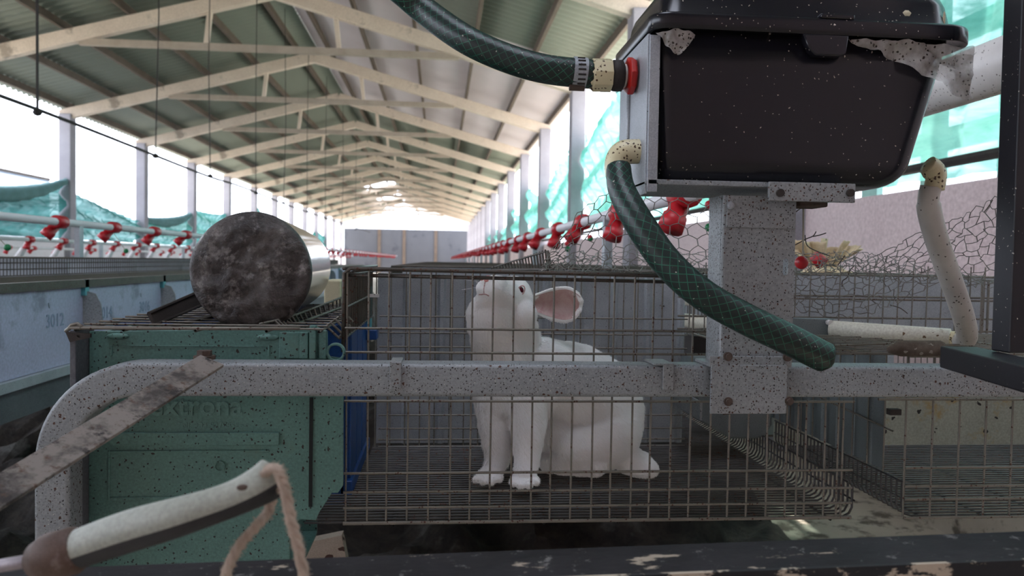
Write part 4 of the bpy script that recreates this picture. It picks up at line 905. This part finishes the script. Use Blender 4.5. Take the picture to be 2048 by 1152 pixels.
# trunk
cap(b, (1140, 776, 1.21, 92), (1184, 812, 1.24, 104)); cap(b, (1184, 812, 1.24, 104), (1190, 850, 1.24, 96)); cap(b, (1140, 776, 1.21, 90), (1070, 745, 1.18, 72))
cap(b, (1070, 745, 1.18, 72), (1010, 745, 1.165, 66)); cap(b, (1010, 745, 1.165, 66), (1004, 680, 1.16, 60)); cap(b, (1060, 780, 1.17, 68), (1010, 790, 1.16, 58)); cap(b, (1110, 850, 1.2, 62), (1150, 870, 1.21, 70)); 
# haunch and hind foot
cap(b, (1205, 858, 1.21, 78), (1150, 885, 1.18, 52)); cap(b, (1120, 925, 1.175, 24), (1190, 930, 1.17, 24)); cap(b, (1255, 918, 1.2, 30), (1280, 930, 1.2, 26)); cap(b, (1280, 930, 1.2, 26), (1300, 938, 1.19, 18)); cap(b, (1100, 922, 1.18, 24), (1130, 915, 1.18, 30))
# neck and head
cap(b, (1004, 690, 1.16, 60), (1000, 650, 1.155, 60)); cap(b, (1000, 650, 1.155, 60), (1014, 612, 1.15, 50)); cap(b, (985, 645, 1.135, 50), (980, 625, 1.12, 44)); S(b, 1018, 602, 1.15, 49); S(b, 1026, 590, 1.15, 38); cap(b, (1002, 595, 1.13, 42), (985, 580, 1.10, 30))
S(b, 968, 577, 1.095, 17); S(b, 986, 577, 1.095, 19); S(b, 973, 562, 1.09, 11); S(b, 966, 600, 1.10, 17); cap(b, (966, 600, 1.10, 16), (978, 630, 1.12, 34)); S(b, 1038, 630, 1.135, 36); S(b, 962, 632, 1.135, 30); cap(b, (1022, 630, 1.15, 46), (1034, 690, 1.17, 50))
# fore legs
cap(b, (992, 790, 1.16, 46), (992, 850, 1.15, 34)); cap(b, (992, 850, 1.15, 34), (996, 915, 1.15, 24)); cap(b, (996, 915, 1.15, 24), (986, 945, 1.14, 19))
cap(b, (1046, 790, 1.145, 50), (1055, 850, 1.13, 36)); cap(b, (1055, 850, 1.13, 36), (1054, 915, 1.12, 25)); cap(b, (1054, 915, 1.12, 25), (1050, 950, 1.11, 21))
for (u0, v0, Y0_, lst) in ((986, 945, 1.14, ((951, 961, 1.125, 7), (966, 965, 1.118, 7), (983, 965, 1.115, 7.5), (999, 960, 1.12, 7))), (1050, 950, 1.115, ((1025, 967, 1.095, 7.5), (1041, 973, 1.088, 7.5), (1058, 973, 1.088, 7.5), (1073, 966, 1.095, 7.5)))):
    for q in lst: cap(b, (u0+(q[0]-u0)*.3, v0, Y0_, 14), (q[0], q[1]-2, q[2], q[3]))
# ear shell as a spoon
def ear_pt(s_, t, off=0):     # s along 0..1, t across -1..1
    cu_ = 1064+99*s_; cv_ = 606-1*s_; half = 8+27*math.sin(min(1, s_*1.18+.12)*math.pi*.5)*1.0
    if s_ > .62: half *= math.sqrt(max(0.04, 1-((s_-.62)/.40)**2))
    Yc = 1.185-.02*s_; cup = .010*(t*t)
    p = W(cu_-2*t, cv_+6*s_+half*t, Yc-cup-off); return p
for i in range(25):
    for j in range(-10, 11):
        s_ = i/24; t = j/10; b.sphere(ear_pt(s_, t)+Vector((0, .003, 0)), .0030, 8)
# far ear folded behind the head
for i in range(16):
    for j in range(-4, 5): p = W(1046+26*i/15, 596+20*i/15, 1.19+.055*i/15)+Vector((0, 0, j*.0032*math.sin(.4+2.5*i/15))); b.sphere(p, .0036, 6)
me = b.mesh('body'); o = bpy.data.objects.new('tmpr', me); C.objects.link(o)
rm = o.modifiers.new('r', 'REMESH'); rm.mode = 'VOXEL'; rm.voxel_size = .0024; sm = o.modifiers.new('s', 'SMOOTH'); sm.iterations = 5; sm.factor = .5
me2 = baked(o); bpy.data.objects.remove(o); me2.name = 'body'; me2.polygons.foreach_set('use_smooth', [True]*len(me2.polygons))
body = link('body', me2, FUR, rab)
# short fur: hair curves rooted on the body surface
def make_fur(me, n, parent):
    rg = np.random.default_rng(5); L0 = np.array(LOC[parent])
    me.calc_loop_triangles(); T = len(me.loop_triangles); tri = np.empty(T*3, np.int32); me.loop_triangles.foreach_get('vertices', tri); tri = tri.reshape(-1, 3)
    V = np.empty(len(me.vertices)*3, np.float32); me.vertices.foreach_get('co', V); V = V.reshape(-1, 3)
    N = np.empty(len(me.vertices)*3, np.float32); me.vertices.foreach_get('normal', N); N = N.reshape(-1, 3)
    a, b_, c_ = V[tri[:, 0]], V[tri[:, 1]], V[tri[:, 2]]; ar = np.linalg.norm(np.cross(b_-a, c_-a), axis=1); pick = rg.choice(T, n, p=ar/ar.sum())
    r1 = np.sqrt(rg.random((n, 1))); r2 = rg.random((n, 1)); w0, w1, w2 = 1-r1, r1*(1-r2), r1*r2; t3 = tri[pick]
    P = V[t3[:, 0]]*w0+V[t3[:, 1]]*w1+V[t3[:, 2]]*w2; Nn = N[t3[:, 0]]*w0+N[t3[:, 1]]*w1+N[t3[:, 2]]*w2; Nn /= np.linalg.norm(Nn, axis=1, keepdims=True)
    Q = P+L0; qx, qz = Q[:, 0]/Q[:, 1], Q[:, 2]/Q[:, 1]; keep = np.ones(n); ln = np.full(n, .0062)
    for (u, v, Y), r in (((1042, 581, 1.11), .0075), ((972, 558, 1.08), .0055), ((968, 589, 1.085), .003)):
        c0 = W(u, v, Y); d = np.hypot(qx-c0.x/c0.y, qz-c0.z/c0.y)*1.1; keep *= np.clip((d-r)/.006, 0, 1); ln *= np.clip((d-r)/.02, .3, 1)
    head = Q[:, 2] > W(1000, 640, 1.15).z; ln[head] *= .62
    c0 = W(1070, 600, 1.18); ear = (Q[:, 0] > c0.x) & (Q[:, 2] > W(1100, 652, 1.18).z); ln[ear] *= .35
    paw = Q[:, 2] < W(1000, 935, 1.13).z; ln[paw] *= .6
    cmb = np.where(head[:, None], np.array([[.25, .1, -1.0]]), np.array([[.55, .1, -.85]])); cmb = cmb-Nn*(cmb*Nn).sum(1, keepdims=True); cmb /= (np.linalg.norm(cmb, axis=1, keepdims=True)+1e-6)
    cl = np.stack([np.sin(Q[:, 0]*230+3*np.sin(Q[:, 2]*110)), np.sin(Q[:, 1]*210), np.cos(Q[:, 2]*190+2*np.sin(Q[:, 0]*150))], 1)*.22
    D = Nn*.5+cmb*.85+cl+rg.normal(0, .16, (n, 3)); D /= np.linalg.norm(D, axis=1, keepdims=True)
    m = (rg.random(n) < keep); P, D, cmb, ln, Nn = P[m], D[m], cmb[m], ln[m]*rg.uniform(.6, 1.15, m.sum()), Nn[m]; n = len(P)
    pts = np.stack([P-Nn*.0004, P+D*ln[:, None]*.5, P+(D*.85+cmb*.35)*ln[:, None]], 1).astype(np.float32)
    hc = bpy.data.hair_curves.new('fur'); hc.add_curves([3]*n); hc.attributes['position'].data.foreach_set('vector', pts.ravel())
    ra = hc.attributes.new('radius', 'FLOAT', 'POINT'); ra.data.foreach_set('value', np.tile(np.array([.00016, .00013, .00003], np.float32), n))
    hc.materials.append(FURH); o = bpy.data.objects.new('fur', hc); C.objects.link(o); o.parent = parent; return tag(o, kind='stuff')
fh = Mat('white_fur_hair', .8, 0, .15); fh.col(rgb('#f6f4f4')); FURH = fh.m
make_fur(me2, 150000, rab)
eb = MB(); eb.grid(lambda s_, t: ear_pt(.05+s_*.90, (t*2-1)*.88, .0012), 30, 16); eb.build('inner_ear', PINK, rab, smooth=True)
def patch_on(u, v, Y, r, sc, name, mat, parent=rab):
    p = W(u, v, Y); return MB().sphere(p, r, 16, sc).build(name, mat, parent, smooth=True)
def hit(u, v):  # first body surface point along the camera ray
    from mathutils.bvhtree import BVHTree
    global _bvh
    try: _bvh
    except NameError: _bvh = BVHTree.FromPolygons([x.co+LOC[rab] for x in me2.vertices], [tuple(p.vertices) for p in me2.polygons])
    d = W(u, v, 1.0).normalized(); h_ = _bvh.ray_cast(Vector((0, 0, 0)), d); return h_[0] if h_[0] else W(u, v, 1.12)
p = hit(1042, 581); e_ = MB().sphere(p+Vector((0, .0030, 0)), .0050, 18, (.85, 1, 1.05)).build('eye', EYEM, rab, smooth=True)
b = MB(); pts = [p+Vector((.0062*math.cos(a)*.8+.0018*math.sin(a), -.0006, .0062*math.sin(a)*1.1)) for a in [2*math.pi*k/16 for k in range(16)]]; b.tube(pts, .0011, 6, closed=True); b.build('eyelid', LIDM, e_, smooth=True)
b = MB()
for u, v, r in ((968, 557, .0040), (976, 556, .0044), (973, 561, .0036), (965, 559, .0028), (980, 558, .003)): b.sphere(hit(u, v)+Vector((0, .0012, 0)), r, 10, (1, .6, .8))
b.build('nose', NOSEM, rab, smooth=True)
b = MB(); b.tube([hit(u, v)+Vector((0, -.0002, 0)) for u, v in ((958, 589), (963, 589), (968, 588), (973, 589), (978, 592))], .0009, 6); b.tube([hit(u, v)+Vector((0, .0003, 0)) for u, v in ((970, 564), (968, 575), (968, 586))], .0009, 6); b.build('mouth', MOUTHM, rab, smooth=True)
b = MB()
for u, v, du, dv in ((975, 570, -45, -10), (975, 574, -50, 6), (985, 575, 40, 10), (985, 572, 48, 22), (1070, 625, 40, 22)):
    q0 = hit(u, v); q1 = q0+Vector((du, -6, -dv))*.0007; b.tube([q0, (q0+q1)/2+Vector((0, 0, .001)), q1], .0002, 4)
b.build('whiskers', PVCF, rab)
# ================================================================ FOREGROUND
fb = Mat('peeling_black_paint', .7, 0, .15); n1 = fb.noise(5, 8, .7, stretch=(1, 1, 1)); n2 = fb.noise(60, 6, .75); n3 = fb.noise(14, 8, .65, stretch=(1, 3, 1))
c_ = fb.mix(fb.ramp(n1, [(.35, 0.0), (.7, 1.0)]), rgb('#211f20'), rgb('#373436')); c_ = fb.mix(fb.ramp(n2, [(.6, 0.0), (.66, 1.0)]), c_, rgb('#6e6a68')); c_ = fb.mix(fb.ramp(n3, [(.62, 0.0), (.64, 1.0)]), c_, rgb('#a39484')); fb.col(c_); fb.bump(n3, .4, .003); PEEL = fb.m
fb = Mat('peeled_edge', .8); n3 = fb.noise(22, 8, .65, stretch=(1, 1, 2)); c_ = fb.mix(fb.ramp(n3, [(.53, 0.0), (.56, 1.0)]), rgb('#1f1e21'), rgb('#b7a794')); fb.col(c_); fb.bump(n3, .5, .003); PEEL2 = fb.m
t = thing('painted_beam', 'black painted steel beam with peeling paint across the bottom foreground', 'beam', W(1024, 1130, .58))
A0, A1, B0, B1 = W(-80, 1140, .60), W(2140, 1056, .60), W(-80, 1205, .545), W(2140, 1118, .545)
dn = Vector((0, 0, -.05)); b = MB(); b.hexa([B0+dn, B1+dn, A1+dn, A0+dn, B0, B1, A1, A0]); o = b.build('beam', PEEL, t, bevel=.003)
b = MB(); nb_ = Vector((0, -.0015, .001)); b.hexa([B0+nb_+Vector((0, 0, -.03)), B1+nb_+Vector((0, 0, -.03)), B1+Vector((0, .002, -.03)), B0+Vector((0, .002, -.03)), B0+nb_, B1+nb_, B1+Vector((0, .002, .001)), B0+Vector((0, .002, .001))]); b.build('flaking_edge', PEEL2, t)
# hand tool: white grip with black stripe
tool = thing('hand_tool', 'worn tool with white and black striped grip and rope loop', 'tool', W(120, 1120, .5))
GR = speck_mat('ivory_grip', rgb('#85877d'), rgb('#999a8f'), 8, .5, 0, [(rgb('#5b4a38'), 60, .25, .12, 9)], rusty=(rgb('#9c8a72'), 14, .66))
pth = smoothpath([W(150, 1100, .5), W(260, 1062, .49), (W(370, 1030, .48)), W(460, 1000, .48), W(520, 972, .48), W(552, 950, .485)], 8)
n = 24; rad = [.0115+.001*math.sin(i*.2) for i in range(len(pth))]; rad[-1] = .006; rad[-2] = .0095
b = MB(); b.tube(pth, rad, n); me = b.mesh('grip', True)
link('grip', me, [GR, speck_mat('black_grip_core', rgb('#1b1a1c'), rgb('#2a282b'), 30, .6)], tool)
me.materials.clear(); me.materials.append(GR); me.materials.append(bpy.data.materials['black_grip_core'])
acc = {}
for poly in me.polygons:
    if len(poly.vertices) == 4: acc.setdefault(poly.index % n, []).append(poly.normal.copy())
acc = {k: sum(v, Vector())/len(v) for k, v in acc.items()}
for poly in me.polygons:
    if len(poly.vertices) == 4 and -.82 < acc[poly.index % n].z < -.22 and acc[poly.index % n].y < 0: poly.material_index = 1
b = MB()
for u, v, Y in ((190, 1068, .5), (333, 1028, .485), (487, 975, .48)):
    c0 = W(u, v, Y-.0095); b.sphere(c0, .0032, 10, (1.3, .6, .6))
b.build('rivets', RUST, tool, smooth=True)
b = MB(); b.tube([W(88, 1118, .505), W(100, 1114, .5), W(150, 1100, .5), W(162, 1097, .5)], [.0125, .0145, .0142, .012], 20); b.build('ferrule', speck_mat('brown_ferrule', rgb('#3c2b25'), rgb('#5e4b42'), 20, .6, .2, [], rusty=(rgb('#80706b'), 25, .6)), tool, smooth=True)
b = MB(); b.tube([W(-60, 1150, .53), W(0, 1132, .52), W(95, 1115, .505)], .0042, 12); b.build('shaft', speck_mat('pale_shaft', rgb('#7c7478'), rgb('#9a9195'), 20, .5, .3), tool, smooth=True)
t = thing('rope_loop', 'frayed pale rope loop hanging from the tool grip', 'rope', W(545, 940, .48))
def rope(pts, r, name):
    P = smoothpath(pts, 10); b = MB()
    rs = random.Random(3)
    for s in range(3):
        q = []
        for i, p in enumerate(P):
            a = i*.55+s*2.094; q.append(p+Vector((math.cos(a), math.sin(a), .3*math.sin(a)))*r*.42)
        b.tube(q, [r*.62*(1+.18*rs.random()) for _ in q], 8)
    for i in range(420):   # frayed fibres
        p = P[rs.randrange(len(P))]; a = rs.random()*6.28; d = Vector((math.cos(a), math.sin(a)*.5, rs.uniform(-.6, .6))).normalized()
        b.tube([p+d*r*.8, p+d*r*(1.2+rs.random()*.45)+Vector((0, 0, rs.uniform(-.001, .001)))], .00018, 3, cap=False)
    b.build(name, ROPEM, t, smooth=True)
rope([W(530, 950, .475), W(540, 938, .468), W(553, 938, .466), W(568, 970, .466), W(582, 1040, .466), (W(598, 1100, .466)), W(615, 1190, .466)], .0032, 'rope_strand')
rope([W(545, 960, .497), W(540, 1015, .497), W(515, 1050, .49), W(480, 1090, .485), W(455, 1140, .48), W(448, 1200, .48)], .0032, 'rope_strand')
# plank under the nest box
o = MB().beam(W(640, 1075, 1.6), W(672, 1240, 1.6), .09, .03, up=(0, 1, 0)).build('stained_plank', WOOD); tag(o, 'stained pale wooden plank standing under the green nest box', 'plank')
